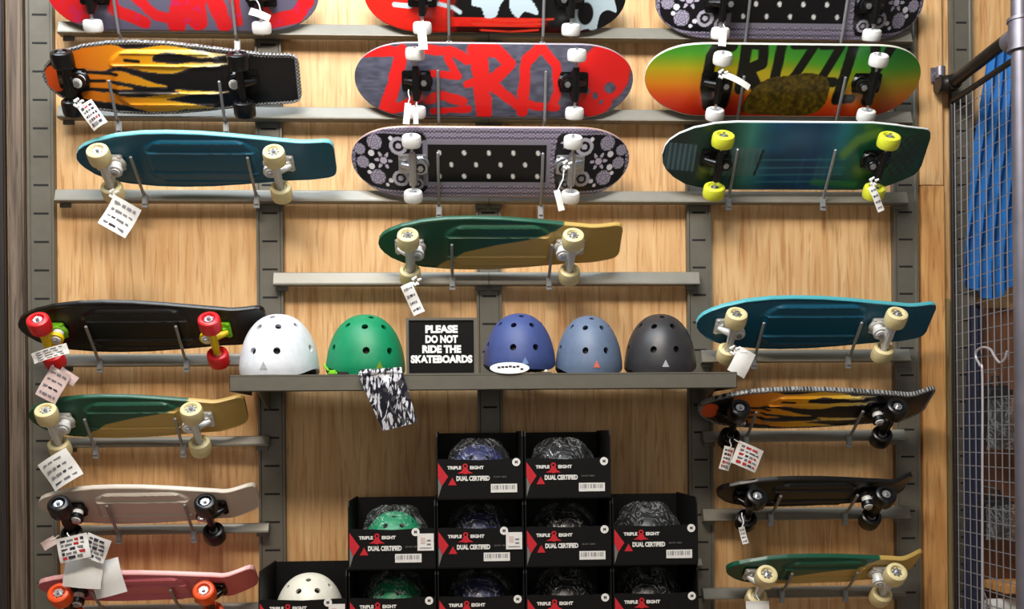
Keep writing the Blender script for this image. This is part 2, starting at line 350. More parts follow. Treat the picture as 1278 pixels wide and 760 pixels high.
def art_bandana(X, Y):
    px, py = 50+X*1065, 190-Y*140
    mx = np.where(px > 582, 1165-px, px)
    c = np.tile(np.array((138, 130, 150), float), (len(X), 1))
    c *= (.72+.4*(((px//7)+(py//7)) % 2))[:, None]
    lines = sm(3, 5, np.abs((py-190) % 22-11)); c *= (.75+.3*lines)[:, None]
    endz = inpoly(mx, py, smooth_poly([(66, 190), (80, 120), (150, 84), (250, 80), (335, 88), (335, 292), (250, 300), (150, 296), (80, 258)], 5))
    c = lerp(c, (14, 12, 18), endz)
    for (cx, cy, r, k) in [(142, 116, 29, 0), (84, 148, 22, 0), (94, 198, 24, 0), (150, 252, 30, 0), (174, 184, 36, 6), (232, 124, 34, 1), (238, 250, 32, 1), (300, 108, 24, 6), (306, 190, 30, 6), (300, 272, 24, 1), (128, 160, 12, 2), (200, 262, 9, 2), (186, 280, 7, 2), (128, 212, 12, 2), (204, 96, 8, 2), (118, 236, 8, 2), (270, 190, 12, 2), (262, 160, 7, 2), (262, 222, 7, 2)]:
        dx, dy = mx-cx, py-cy; d = np.hypot(dx, dy)/r; a = np.arctan2(dy, dx)
        if k == 6: w = (d < .65+.35*np.cos(6*a))*1.0*(1-.8*(np.abs(d-.45) < .07)); col = (186, 176, 196)
        elif k == 1: w = ((d < 1) & (d > .62)) | (d < .32); w = w*1.0; col = (176, 172, 186)
        elif k == 2: w = (d < 1)*1.0; col = (222, 220, 228)
        else: w = ((d < 1)*(.75+.25*np.cos(d*14+3*np.sin(5*a)))); col = (190, 182, 206)
        c = lerp(c, col, w*endz)
    pan = ((px > 340) & (px < 790) & (py > 116) & (py < 264))*1.0
    fr = ((px > 322) & (px < 806) & (py > 100) & (py < 280))*1.0
    c = lerp(c, (128, 124, 138), fr); c = lerp(c, (12, 10, 13), pan)
    for row, (y, off) in enumerate([(148, 385), (194, 430), (240, 385)]):
        for k in range(5 if row != 1 else 4):
            x = off+93*k; dx, dy = px-x, py-y; u_, v_ = (dx+dy*.5), (dy-dx*.5)
            c = lerp(c, (214, 214, 210), pan*(1-sm(.8, 1.2, np.hypot((dx-dy*.4)/8, (dy+dx*.5)/12))))
    return c
def art_grizzly(X, Y):
    px, py = 60+X*1110, 312-Y*127
    t = np.clip((py-185)/255+.10*np.sin(px/220), 0, 1)
    keys = [(0, (40, 130, 50)), (.22, (84, 168, 44)), (.42, (196, 176, 22)), (.62, (232, 140, 18)), (.82, (226, 74, 24)), (1, (200, 40, 22))]
    c = np.zeros((len(X), 3))
    for i in range(3): c[:, i] = .88*np.interp(t, [k[0] for k in keys], [k[1][i] for k in keys])
    mid = ((px > 330) & (px < 860))*1.0; c = lerp(c, (196, 186, 44), mid*sm(250, 300, py)*(1-sm(330, 370, py))*.6)
    K = np.zeros(len(X))
    for pts, r in [([(378, 190), (330, 182), (300, 230), (294, 330), (312, 395), (370, 390), (378, 320), (345, 318)], 22),
                   ([(435, 170), (430, 335)], 22), ([(435, 182), (500, 186), (505, 250), (440, 275)], 20), ([(455, 275), (505, 345)], 22),
                   ([(572, 170), (562, 300)], 20), ([(620, 186), (702, 184), (640, 290), (622, 310), (700, 312)], 17), ([(730, 186), (806, 184), (752, 290), (734, 310), (800, 312)], 17),
                   ([(856, 170), (826, 372)], 21), ([(826, 372), (884, 370)], 16), ([(935, 175), (960, 270), (1015, 180)], 20), ([(960, 265), (948, 375)], 20)]:
        K = np.maximum(K, stroke(px, py, pts, r, 2))
    c = lerp(c, (16, 18, 10), K)
    bear = inpoly(px, py, smooth_poly([(450, 400), (480, 340), (540, 300), (620, 290), (700, 280), (770, 300), (790, 350), (770, 410), (700, 432), (560, 430), (470, 425)], 6))
    n = vnoise(px/13, py/11, 4)*.6+vnoise(px/6, py/6, 9)*.4
    bc = np.array((88, 72, 18), float)[None]*(.45+.95*n)[:, None]
    return c*(1-bear[:, None])+bc*bear[:, None]
FL = [[(275, 208), (330, 186), (420, 180), (480, 194), (560, 188), (640, 182), (740, 198), (845, 210), (740, 216), (640, 200), (580, 212), (575, 232), (640, 236), (760, 232), (845, 238), (720, 248), (640, 266), (540, 262), (450, 248), (380, 262), (300, 268)],
      [(300, 262), (400, 268), (450, 262), (540, 292), (610, 312), (500, 306), (420, 292), (400, 302), (480, 318), (420, 322), (300, 322)],
      [(300, 328), (400, 336), (480, 346), (560, 340), (640, 332), (720, 330), (640, 344), (600, 352), (660, 362), (770, 382), (660, 390), (560, 402), (480, 388), (420, 372), (290, 352)],
      [(640, 322), (740, 324), (840, 328), (740, 332), (660, 330)]]
def art_flame(X, Y):
    px, py = 150+X*955, 288-Y*130
    c = np.tile(np.array((20, 18, 20), float), (len(X), 1)); c *= (.8+.4*vnoise(px/30, py/30, 3))[:, None]
    qy = 288+(py-288)*.92+4*(vnoise(px/30, py/12, 2)-.5); qx = px+6*(vnoise(px/24, py/12, 1)-.5)
    fcol = np.zeros((len(X), 3)); 
    for i in range(3): fcol[:, i] = np.interp(px, [250, 400, 560, 700, 850], [(222, 110, 22)[i], (236, 140, 24)[i], (248, 176, 24)[i], (246, 200, 70)[i], (236, 226, 190)[i]])
    for pl in FL:
        sp = smooth_poly(pl, 5); e = np.zeros(len(X))
        for dx, dy in ((5, 0), (-5, 0), (0, 4), (0, -4)): e = np.maximum(e, inpoly(qx+dx, qy+dy, sp))
        c = lerp(c, (120, 112, 110), e*.5*(px > 300)); w = (inpoly(qx, qy, sp)*(px > 276+10*np.sin(py/9)))[:, None]; c = c*(1-w)+fcol*w
    for st_ in ([(250, 270), (330, 266), (430, 272)], [(250, 328), (330, 326), (440, 331)], [(270, 297), (380, 296)], [(470, 222), (520, 226)]): c = lerp(c, (20, 18, 20), stroke(px, py, st_, 5.5, 2))
    tip = ell(px, py, 196, 292, 38, 46); c = lerp(c, (222, 84, 22), tip)
    return c
def art_greenblue(X, Y):
    px, py = 115+X*1010, 197-Y*128
    c = np.zeros((len(X), 3)); ks = [(115, (16, 34, 30)), (340, (18, 52, 40)), (430, (52, 116, 104)), (520, (14, 66, 96)), (680, (14, 56, 92)), (760, (30, 96, 110)), (860, (20, 92, 56)), (1125, (12, 60, 34))]
    for i in range(3): c[:, i] = np.interp(px, [k[0] for k in ks], [k[1][i] for k in ks])
    c *= (.8+.4*vnoise(px/60, py/40, 3))[:, None]
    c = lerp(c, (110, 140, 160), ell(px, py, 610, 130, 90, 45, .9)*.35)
    for y in (205, 235, 262, 290): c = lerp(c, (60, 130, 140), stroke(px, py, [(480, y), (800, y-4)], 3)*.7)
    for x in (640, 700): c = lerp(c, (60, 130, 140), stroke(px, py, [(x, 190), (x, 300)], 2)*.6)
    b1 = ((px > 300) & (px < 480) & (py > 158) & (py < 266))*1.0; c = lerp(c, (88, 112, 112), b1*(.35+.4*((px//12) % 2)))
    b2 = ((px > 125) & (px < 235) & (py > 150) & (py < 250))*1.0; c = lerp(c, (90, 120, 140), b2*(.3+.4*((px//9) % 2)))
    c = lerp(c, (10, 14, 16), stroke(px, py, [(482, 170), (468, 260)], 4))
    c = lerp(c, (120, 150, 60), stroke(px, py, [(790, 180), (830, 130), (900, 105)], 18, 12)*.7); c = lerp(c, (60, 140, 60), stroke(px, py, [(700, 290), (860, 300)], 12, 8)*.6)
    b3 = ((px > 975) & (px < 1085) & (py > 120) & (py < 265))*1.0; c = lerp(c, (46, 40, 36), b3*(((px//18)+(py//18)) % 2)*.8)
    return c
def solid(rgb):
    def f(X, Y): return np.tile(np.array(rgb, float), (len(X), 1))
    return f
def art_greengold(X, Y):
    bnd = .30+.0*X
    xs = [0, .20, .25, .35, .48, .60, .72, .80, 1.0]; ys = [-1.4, -1.2, -.75, -.2, .08, .26, .55, 1.1, 1.4]
    b = np.interp(X, xs, ys); w = sm(-.03, .03, b-Y)
    c = np.tile(np.array((22, 82, 60), float), (len(X), 1)); return lerp(c, (192, 160, 86), w)

# ------------------------------------------------------------------ decks
CR = np.array([(0, 0), (.005, .085), (.02, .17), (.05, .265), (.10, .36), (.18, .44), (.28, .488), (.38, .5), (.5, .487), (.62, .448), (.72, .405), (.80, .372), (.86, .352), (.92, .342), (.965, .335), (.985, .315), (.996, .27), (1, .20)])
def hw_cruiser(t): return np.interp(t, CR[:, 0], CR[:, 1])
def hw_street(t, L, W):
    a = .145/L*1.15; e = np.maximum(np.maximum(a-t, t-(1-a)), 0)/a
    return .5*np.power(np.clip(1-e**2.15, 0, 1), 1/2.05)
def hw_shaped(t):
    pts = np.array([(0, 0), (.006, .13), (.02, .22), (.05, .32), (.10, .42), (.17, .48), (.25, .5), (.75, .5), (.84, .47), (.90, .42), (.95, .375), (.98, .34), (.993, .29), (1, .21)])
    return np.interp(t, pts[:, 0], pts[:, 1])

def deck_mesh(kind, L, W, art, nx, ny, checker=False, rim=None, tail=.034):
    u = np.linspace(0, 1, nx); t = u-.085*np.sin(2*np.pi*u)/1.0*.9 if True else u
    hw = {'cruiser': lambda: hw_cruiser(t), 'street': lambda: hw_street(t, L, W), 'shaped': lambda: hw_shaped(t)}[kind]()*W
    hw = np.maximum(hw, .0015)
    tau = np.linspace(-1, 1, ny); tau = np.sign(tau)*(1-(1-np.abs(tau))**1.15)
    T, TA = np.meshgrid(t, tau, indexing='ij'); HW = np.repeat(hw[:, None], ny, 1); X = (T-.5)*L; Y = HW*TA
    Z = np.zeros_like(X)
    def kick(e, r, h): q = np.clip(e/r, 0, None); return -h*np.where(q < .35, q*q/.7, q-.175)
    if kind == 'street':
        r = .165/L; Z += kick(r-T, r, .052)+kick(T-(1-r), r, .052); conc = .007
    elif kind == 'shaped':
        Z += kick(.15-T, .15, .022)+kick(T-.82, .18, .050); conc = .006
    else:
        Z += kick(.16-T, .16, .010)+kick(T-.85, .15, tail); conc = .004
    flat = sm(.04, .22, T)*(1-sm(.80, .94, T))
    Z -= conc*flat*np.clip(np.abs(TA), 0, 1)**2.2          # edges turn up towards the grip side
    th = .011 if kind != 'cruiser' else .010
    if kind == 'cruiser':
        yy = np.abs(Y)/W; ins = np.clip((yy-.20)/.18, 0, 1)**2*.06; bx = sm(.265, .29, T-ins)*(1-sm(.685, .71, T+ins))
        Z += .0060*bx*(1-sm(.365, .395, yy+0*T))
        Z += .0052*bx*np.exp(-((yy-.185)/.011)**2)+.0030*bx*np.exp(-((yy-.345)/.013)**2)
        Z += .0016*(sm(.90, .965, np.abs(TA)))*sm(.02, .06, T)
    rnd = .0035*np.clip((np.abs(TA)-.955)/.045, 0, 1)**2; Zb = Z-rnd
    Zt = Z-th+rnd*.8
    if kind == 'cruiser': Zt = Z*0+(Zb-th)
    n = nx*ny; vs = np.zeros((2*n, 3)); vs[:n, 0] = X.ravel(); vs[:n, 1] = Y.ravel(); vs[:n, 2] = Zb.ravel()
    vs[n:, 0] = X.ravel(); vs[n:, 1] = Y.ravel(); vs[n:, 2] = Zt.ravel()
    I, J = np.meshgrid(np.arange(nx-1), np.arange(ny-1), indexing='ij'); a = (I*ny+J).ravel(); b = a+ny; c = b+1; d = a+1
    F = [np.stack([a, b, c, d], 1), np.stack([a+n, d+n, c+n, b+n], 1)]; nb = len(a)
    i = np.arange(nx-1); e0 = i*ny; e1 = (i+1)*ny; F.append(np.stack([e0, e0+n, e1+n, e1], 1))
    e0 = i*ny+ny-1; e1 = (i+1)*ny+ny-1; F.append(np.stack([e0, e1, e1+n, e0+n], 1))
    j = np.arange(ny-1); F.append(np.stack([j, j+1, j+1+n, j+n], 1)); q = (nx-1)*ny+j; F.append(np.stack([q, q+n, q+1+n, q+1], 1))
    F = np.concatenate(F); me = bpy.data.meshes.new('deck'); me.vertices.add(2*n); me.vertices.foreach_set('co', vs.ravel())
    me.loops.add(F.size); me.loops.foreach_set('vertex_index', F.ravel().astype(np.int32)); me.polygons.add(len(F))
    me.polygons.foreach_set('loop_start', np.arange(0, F.size, 4, dtype=np.int32)); me.polygons.foreach_set('loop_total', np.full(len(F), 4, dtype=np.int32))
    mi = np.zeros(len(F), np.int32); mi[nb:2*nb] = 1; mi[2*nb:] = 2 if kind != 'cruiser' else 0
    me.update(calc_edges=True); me.validate()
    if len(me.polygons) == len(F): me.polygons.foreach_set('material_index', mi)
    Yn = (Y/(W/2)).ravel(); col = art(T.ravel(), Yn)
    if rim is not None: col = lerp(col, rim, (np.abs(TA.ravel()) > .975)*1.0)
    if checker:
        edge_d = np.minimum(np.minimum((1-np.abs(TA))*HW, T*L*.8), (1-T)*L*.8).ravel()
        ch = (((X.ravel()/.0048).astype(int)+((Y.ravel()+.5)/.0048).astype(int)) % 2)
        cc = np.where(ch[:, None] > 0, 158., 52.)*np.ones((1, 3)); w = (edge_d < .0085)*1.0
        col = col*(1-w[:, None])+cc*w[:, None]
    col = np.clip(col/255, 0, 1); lin = np.where(col <= .04045, col/12.92, ((col+.055)/1.055)**2.4)
    arr = np.ones((2*n, 4)); arr[:n, :3] = lin; arr[n:, :3] = lin
    at = me.color_attributes.new('Col', 'FLOAT_COLOR', 'POINT'); at.data.foreach_set('color', arr.ravel())
    me.polygons.foreach_set('use_smooth', [True]*len(me.polygons)); me.set_sharp_from_angle(angle=math.radians(50))
    return me, (lambda tt: float(np.interp(tt, t, Z[:, ny//2])))

_wheels = {}
def wheel_mesh(R, w, m, core):
    k = (R, w, m.name, core.name)
    if k not in _wheels:
        b = MB(); h = w/2
        b.lathe([(.0085, h-.007), (R*.50, h-.006), (R*.62, h), (R*.80, h), (R*.94, h-.003), (R, h-.010), (R, -h+.010), (R*.94, -h+.003), (R*.80, -h), (R*.62, -h), (R*.50, -h+.006), (.0085, -h+.007)], closed=True)
        b.lathe([(.0035, h-.004), (.0115, h-.004), (.0115, -h+.004), (.0035, -h+.004)], closed=True, n=16, mi=1)
        for a in range(7):
            an = a*2*math.pi/7; x, z = math.cos(an)*R*.40, math.sin(an)*R*.40
            b.box((x-.0012, h-.0066, z-.0025), (x+.0012, h-.0045, z+.0025), 2)
        b.lathe([(.002, h+.004), (.0048, h+.004), (.0048, h-.005), (.002, h-.005)], closed=True, n=6, mi=1)
        _wheels[k] = b.mesh('wheel', [m, core, BLACKM])
    return _wheels[k]
_tr = {}
def truck(parent, x, z, kind, tm, bm_, wm, core, flip, R, ww, ax):
    """truck standing on the deck's underside; kingpin on the side given by flip"""
    k = (kind, tm.name)
    h = .050 if kind == 'street' else .049
    if k not in _tr:
        b = MB(); s = 1
        b.tube([(0, -.046, h), (0, .046, h)], .0085, 14)
        b.hull([(dx, dy, dz) for dx, dy, dz in [(-.009, -.044, h+.003), (.009, -.044, h+.003), (-.009, .044, h+.003), (.009, .044, h+.003), (.020, -.014, h-.020), (.020, .014, h-.020), (-.006, -.016, h-.018), (-.006, .016, h-.018), (-.010, 0, h+.008)]])
        b.tube([(.004, 0, h-.012), (-.018, 0, h-.026), (-.030, 0, .012)], [.011, .009, .007], 12)
        b.lathe([(.010, -.006), (.019, -.006), (.019, .006), (.010, .006)], axis='z', c=(.022, 0, h-.014), closed=True, n=18)
        hm = b.mesh('truck', tm)
        c = MB(); c.tube([(.022, 0, .006), (.022, 0, h+.002)], .0042, 10, 0); c.lathe([(.0042, h-.006), (.0085, h-.006), (.0085, h+.001), (.0042, h+.001)], axis='z', c=(.022, 0, 0), n=6, closed=True)
        km = c.mesh('kingpin', SILVER)
        c = MB(); c.lathe([(.005, h-.009), (.0125, h-.009), (.0135, h-.006), (.0125, h-.004), (.005, h-.004)], axis='z', c=(.022, 0, 0), n=18, closed=True); c.lathe([(.005, .010), (.0135, .010), (.0145, .015), (.0135, h-.021), (.005, h-.021)], axis='z', c=(.022, 0, 0), n=18, closed=True)
        um = c.mesh('bushing', U_WHITE if kind == 'cruiser' else U_BLACK)
        c = MB(); c.tube([(0, -.095, h), (0, .095, h)], .004, 10); am = c.mesh('axle', SILVER)
        _tr[k] = (hm, km, um, am)
    hm, km, um, am = _tr[k]; kb = ('base', bm_.name)
    if kb not in _tr:
        c = MB(); c.bbox((-.040, -.0275, 0), (.040, .0275, .007), .003); c.hull([(-.040, -.012, .006), (-.040, .012, .006), (-.022, -.012, .018), (-.022, .012, .018), (-.016, -.010, .006), (-.016, .010, .006)]); c.lathe([(.003, .013), (.019, .013), (.024, .006), (.003, .006)], axis='z', c=(.022, 0, 0), n=18, closed=True)
        for sx in (-1, 1):
            for sy in (-1, 1): c.lathe([(.001, .010), (.0045, .010), (.0045, .006), (.001, .006)], axis='z', c=(sx*.032, sy*.0205, 0), n=6, closed=True)
        _tr[kb] = c.mesh('base_plate', bm_)
    t = link('truck', hm, parent); t.location = (x, 0, z); t.rotation_euler = (0, 0, math.pi if flip else 0)
    link('base_plate', _tr[kb], t); link('kingpin', km, t); link('bushing', um, t)
    sc = ax/.080
    a = link('axle', am, t); a.scale = (1, sc, 1)
    me = wheel_mesh(R, ww, wm, core)
    for s in (-1, 1):
        w = link('wheel', me, t); w.location = (0, s*ax, h); w.rotation_euler = (0, random.uniform(0, 6), 0 if s > 0 else math.pi)
    return t

def board(name, label, kind, u0, u1, vb, theta, art, aspect, fr, pins, wm, tm, bm_, edgem, short, size='big', nx=90, ny=30, checker=False, rim=None, roll=0.0, core=SILVER, dl=None):
    if dl is None: dl = .078 if kind == 'street' else .070
    th = math.radians(theta); um = (u0+u1)/2; W = .18
    for _ in range(3):
        dc = dl+W/2*math.sin(th); L = P(u1, vb-40, dc).x-P(u0, vb-40, dc).x; W = aspect*L
    zl = P(um, vb, dl).z; c = Vector(((P(u0, vb-40, dc).x+P(u1, vb-40, dc).x)/2, -dc, zl+W/2*math.cos(th)))
    root = thing(name, label, 'skateboard', c, (math.radians(90)+th, 0, 0), 'skateboards on the wall')
    if roll: root.rotation_euler = (Matrix.Rotation(math.radians(roll), 3, 'Y') @ Matrix.Rotation(math.radians(90)+th, 3, 'X')).to_euler()
    me, zf = deck_mesh(kind, L, W, art, nx, ny, checker, rim, .042 if size == 'small' or 'slim' in label or 'small' in label else .016 if 'upper left' in label else .024)
    me.materials.append(mat_attr('deck_print' if kind != 'cruiser' else 'moulded_plastic', .30 if kind != 'cruiser' else .36, .25 if kind != 'cruiser' else .08)); me.materials.append(GRIP if kind != 'cruiser' or checker else mat_attr('moulded_plastic')); me.materials.append(edgem)
    link('deck', me, root)
    R, ww, ax = {'street': (.0265, .032, .077), 'cruiser': (.030 if size == 'big' else .030, .044, .064 if size == 'big' else .062), 'shaped': (.031, .036, .078)}[kind]
    for i, f in enumerate(fr): truck(root, (f-.5)*L, zf(f)+.0005, 'street' if kind != 'cruiser' else 'cruiser', tm, bm_, wm, core, i == 1, R, ww, ax)
    # the two prongs it leans on; each is bolted to the rail
    n_loc = Vector((0, -math.cos(th), -math.sin(th))); up = Vector((0, -math.sin(th), math.cos(th)))
    for k, (pu, top) in enumerate(pins):
        px = P(pu, vb-30, dc).x; rail_y = -.0615
        off = .0168 if kind == 'cruiser' else .0075
        base = Vector((px, 0, 0)); low = Vector((px, -dl, zl))+n_loc*off; low = low-up*.004
        tipp = low+up*(W*top)
        pr = thing('display_prong', '%s steel prong holding up the %s' % (('left', 'right')[k], short), 'display hook', (px, rail_y, zl-.014), group='steel display prongs')
        o = Vector(pr.location)
        pts = [Vector((px, rail_y-.0015, zl-.022)), Vector((px, rail_y-.006, zl-.012)), low, tipp, tipp+up*.002]
        MB().tube([p-o for p in pts], [.0044, .0044, .0044, .0044, .002], 8).build('pin', PRONG, pr)
        MB().bbox((-.0080, -.0022, -.040), (.0080, .0046, -.002), .001).bbox((-.0060, -.007, -.030), (.0060, 0, -.006), .001).build('mounting_plate', PRONG, pr)
    return root

STREET = .256; C27 = .278; C22 = .268; SF = (.221, .779); CF = (.127, .784)
HD, HN = 300, 92
board('skateboard', 'grey and red street skateboard with cropped art, top left corner', 'street', 51, 395, 40, 28, art_zero_cropped, STREET, (.19, .80), [(142, .7), (290, .7)], U_WHITE, BLACKM, BLACKM, SLOT, 'grey and red skateboard in the top row', nx=HD, ny=HN)
board('skateboard', 'red and black street skateboard with pale bones, top centre', 'street', 453, 784, 42, 28, art_bones, STREET, SF, [(560, .7), (679, .7)], U_WHITE, BLACKM, BLACKM, SLOT, 'red and black bones skateboard', nx=HD, ny=HN)
board('skateboard', 'bandana print street skateboard with black trucks, top right', 'street', 822, 1160, 51, 28, art_bandana, STREET, SF, [(935, .7), (1056, .7)], U_WHITE, BLACKM, BLACKM, SLOT, 'top row bandana skateboard', nx=HD, ny=HN)
board('cruiser_board', 'broad black cruiser with yellow flames and black wheels, upper left', 'cruiser', 52, 374, 144, 36, art_flame, .288, (.122, .784), [(138, .52), (275, .52)], U_BLACK, BLACKM, BLACKM, SLOT, 'upper left flame cruiser', nx=HD, ny=HN, checker=True)
board('skateboard', 'grey street skateboard with red ZERO lettering and a red skull', 'street', 441, 793, 148, 27, art_zero, STREET, SF, [(547, .66), (681, .66)], U_WHITE, BLACKM, BLACKM, SLOT, 'red lettered ZERO skateboard', nx=360, ny=110, rim=(170, 160, 170))
board('skateboard', 'green, yellow and orange faded skateboard with black GRIZZLY lettering', 'street', 808, 1155, 147, 36, art_grizzly, STREET, (.24, .785), [(927, .6), (1053, .6)], U_WHITE, BLACKM, BLACKM, U_WHITE, 'green to orange GRIZZLY skateboard', nx=360, ny=110, rim=(226, 226, 210))
board('cruiser_board', 'teal plastic cruiser with cream wheels, upper left', 'cruiser', 95, 418, 235, 57, solid((2, 88, 118)), C27, CF, [(168, .68), (312, .68)], U_CREAM, WHITEM, WHITEM, SLOT, 'upper left teal cruiser', nx=220, ny=110, rim=(110, 190, 200))  # paler rim colour paints in the lit upper edge
board('skateboard', 'bandana print skateboard with silver trucks, in the third row', 'street', 437, 788, 248, 32, art_bandana, STREET, SF, [(547, .68), (677, .68)], U_WHITE, SILVER, SILVER, MAPLE, 'third row bandana skateboard', nx=360, ny=110, rim=(170, 140, 150))
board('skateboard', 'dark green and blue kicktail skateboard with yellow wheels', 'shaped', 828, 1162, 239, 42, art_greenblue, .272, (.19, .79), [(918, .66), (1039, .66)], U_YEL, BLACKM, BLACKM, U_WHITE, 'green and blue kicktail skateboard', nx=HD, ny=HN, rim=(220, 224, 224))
GG = dict(art=art_greengold)
board('cruiser_board', 'green and gold plastic cruiser alone on the short middle rail', 'cruiser', 472, 776, 338, 52, art_greengold, C27, CF, [(564, .62), (688, .62)], U_CREAM, WHITEM, WHITEM, SLOT, 'middle green and gold cruiser', nx=260, ny=110)
board('cruiser_board', 'large black plastic cruiser with red wheels and lime trucks', 'cruiser', 22, 332, 441, 49, solid((6, 5, 6)), C27, (.135, .80), [(112, .66), (223, .66)], U_RED, YELM, LIME, SLOT, 'black cruiser with red wheels', nx=220, ny=110)
board('cruiser_board', 'teal plastic cruiser with cream wheels, right of the helmets', 'cruiser', 870, 1165, 437, 46, solid((2, 84, 112)), C27, (.130, .787), [(950, .64), (1071, .64)], U_CREAM, WHITEM, WHITEM, SLOT, 'teal cruiser right of the helmets', nx=220, ny=110, rim=(80, 170, 180))  # rim lightened to stand for the edge highlight
board('cruiser_board', 'green and gold plastic cruiser at left, below the black one', 'cruiser', 35, 305, 548, 44, art_greengold, C22, (.14, .79), [(109, .62), (221, .62)], U_CREAM, WHITEM, WHITEM, SLOT, 'left green and gold cruiser', 'small', nx=260, ny=110)
board('cruiser_board', 'slim black cruiser with orange flames and checkered rim, at right', 'cruiser', 872, 1165, 536, 54, art_flame, C22, (.135, .785), [(941, .62), (1073, .62)], U_BLACK, BLACKM, BLACKM, SLOT, 'right flame cruiser', nx=HD, ny=HN, checker=True)
board('cruiser_board', 'beige plastic cruiser with black wheels, lower left', 'cruiser', 47, 320, 655, 47, solid((206, 196, 182)), C22, (.152, .80), [(138, .70), (234, .70)], U_BLACK, BLACKM, BLACKM, SLOT, 'beige cruiser', 'small', nx=220, ny=110)
board('cruiser_board', 'small all-black plastic cruiser, lower right', 'cruiser', 895, 1137, 633, 56, solid((7, 6, 8)), C22, (.155, .80), [(971, .66), (1066, .66)], U_BLACK, BLACKM, BLACKM, SLOT, 'small black cruiser', 'small', nx=220, ny=110)
board('cruiser_board', 'pink plastic cruiser with orange wheels, bottom left', 'cruiser', 47, 318, 751, 54, solid((206, 104, 118)), C22, (.155, .80), [(118, .66), (216, .66)], U_ORANGE, BLACKM, BLACKM, SLOT, 'pink cruiser', 'small', nx=220, ny=110, rim=(230, 170, 170))  # light catching the edge is put into the rim colour
board('cruiser_board', 'green and gold plastic cruiser, bottom right', 'cruiser', 907, 1150, 729, 53, art_greengold, C22, (.155, .80), [(985, .66), (1066, .66)], U_CREAM, WHITEM, WHITEM, SLOT, 'bottom right green and gold cruiser', 'small', nx=260, ny=110)

# ------------------------------------------------------------------ hang tags
def hang_tag(u, v, d, w, h, rot, label, tie, prints=0, m=PAPER, band=None, rz=0.0, name='hang_tag', knot=False):
    """card w x h pixels about (u, v), turned rot degrees, cord from tie=(u,v)"""
    s = (3.0-d)/F_PX; c = P(u, v, d); root = thing(name, label, 'tag', c, (0, 0, rz), 'hang tags')
    R = math.radians(rot); rot2 = lambda x, z: (x*math.cos(R)+z*math.sin(R), -x*math.sin(R)+z*math.cos(R))
    w *= s; h *= s; b = MB(); n = 6; vs = []; fs = []
    for i in range(n+1):
        for j in range(n+1):
            a, q = i/n-.5, j/n-.5; x, z = rot2(a*w, q*h); bend = .10*w*(math.cos(a*3.1)-.5)+.04*h*math.sin(q*5+u)
            vs.append((x, -bend, z))
    for i in range(n):
        for j in range(n): k = i*(n+1)+j; fs.append((k, k+n+1, k+n+2, k+1))
    k0 = len(vs); back = [(x, y+.0007, z) for x, y, z in vs]; fb = [tuple(q+k0 for q in f[::-1]) for f in fs]
    sd = []
    for i in range(n): sd += [(i*(n+1), i*(n+1)+k0, (i+1)*(n+1)+k0, (i+1)*(n+1)), (i*(n+1)+n, (i+1)*(n+1)+n, (i+1)*(n+1)+n+k0, i*(n+1)+n+k0), (i, i+1, i+1+k0, i+k0), (n*(n+1)+i, n*(n+1)+i+k0, n*(n+1)+i+1+k0, n*(n+1)+i+1)]
    b.add(vs+back, fs+fb+sd); b.build('card', m, root)
    if prints:
        pb = MB(); random.seed(int(u*7+v))
        rows = 5 if prints == 2 else 4
        for r in range(rows):
            q = .34-r*.72/(rows-1)*.95; a0 = -.36; 
            while a0 < .3:
                l = random.uniform(.08, .26); l = min(l, .38-a0); hh = (.07 if prints == 1 else .11)*h*random.uniform(.5, 1.1)
                cx = (a0+l/2); bend = .10*w*(math.cos(cx*3.1)-.5)+.04*h*math.sin(q*5+u)
                pts = [rot2(cx*w+sx*l*w/2, q*h+sz*hh/2) for sx, sz in ((-1, -1), (1, -1), (1, 1), (-1, 1))]
                pb.poly(pts, -bend-.0012, -bend-.0002, random.choice([0, 1, 1, 1, 1] if prints == 1 else [0, 0, 1, 1, 2])); a0 += l+.05
        pb.build('printing', [INK, INKG, INKR], root, smooth=False)
    if tie:
        tp = P(tie[0], tie[1], d-.01 if len(tie) < 3 else tie[2])-c; e = Vector((*rot2(0, h*.42), 0)); e = Vector((e[0], 0, e[1]))
        mid = (tp+e)/2+Vector((.004, -.004, -.004))
        MB().tube([tp, (tp*2+mid)/3+Vector((-.002, 0, 0)), mid, e], .0016, 6).build('cord', STRING, root)
        if knot:
            kb = MB(); random.seed(3)
            for q in range(5):
                p = tp+Vector((random.uniform(-.008, .008), -.004, random.uniform(-.008, .008))); kb.tube([p, p+Vector((random.uniform(-.014, .014), random.uniform(-.006, 0), random.uniform(-.014, .014)))], [.0045, .003], 7)
            kb.build('knot', STRING, root)
    return root
hang_tag(115, 143, .235, 20, 34, -35, 'small dark-printed tag dangling from the upper left flame board', (97, 128), 2, knot=True)
hang_tag(149, 270, .235, 38, 40, 30, 'white square tag hanging under the upper left teal board', (141, 241, .185), 1, knot=True)
hang_tag(515, 373, .23, 15, 40, -24, 'narrow printed tag hanging under the middle green and gold board', (518, 350), 1, knot=True)
hang_tag(66, 480, .20, 27, 40, 28, 'pinkish tag under the large black board, front one of two', (66, 456), 1, PINKP)
hang_tag(84, 470, .185, 24, 13, 34, 'short pinkish tag tucked behind another under the large black board', (70, 460), 0, PINKP)
hang_tag(75, 586, .20, 40, 38, -32, 'white square tag under the left green and gold board', (74, 566), 1)
hang_tag(104, 708, .235, 46, 50, 6, 'large white folded tag over the pink board, under the beige one', (88, 678), 0)
hang_tag(133, 722, .215, 38, 44, -14, 'white tag with small corner print, right half over pink board', (112, 682), 0)
hang_tag(91, 684, .262, 38, 30, -12, 'red and blue printed tag below the beige board, left one', (84, 665), 2)
hang_tag(119, 684, .248, 30, 30, 22, 'dark printed tag below the beige board, right one', (96, 668), 2)
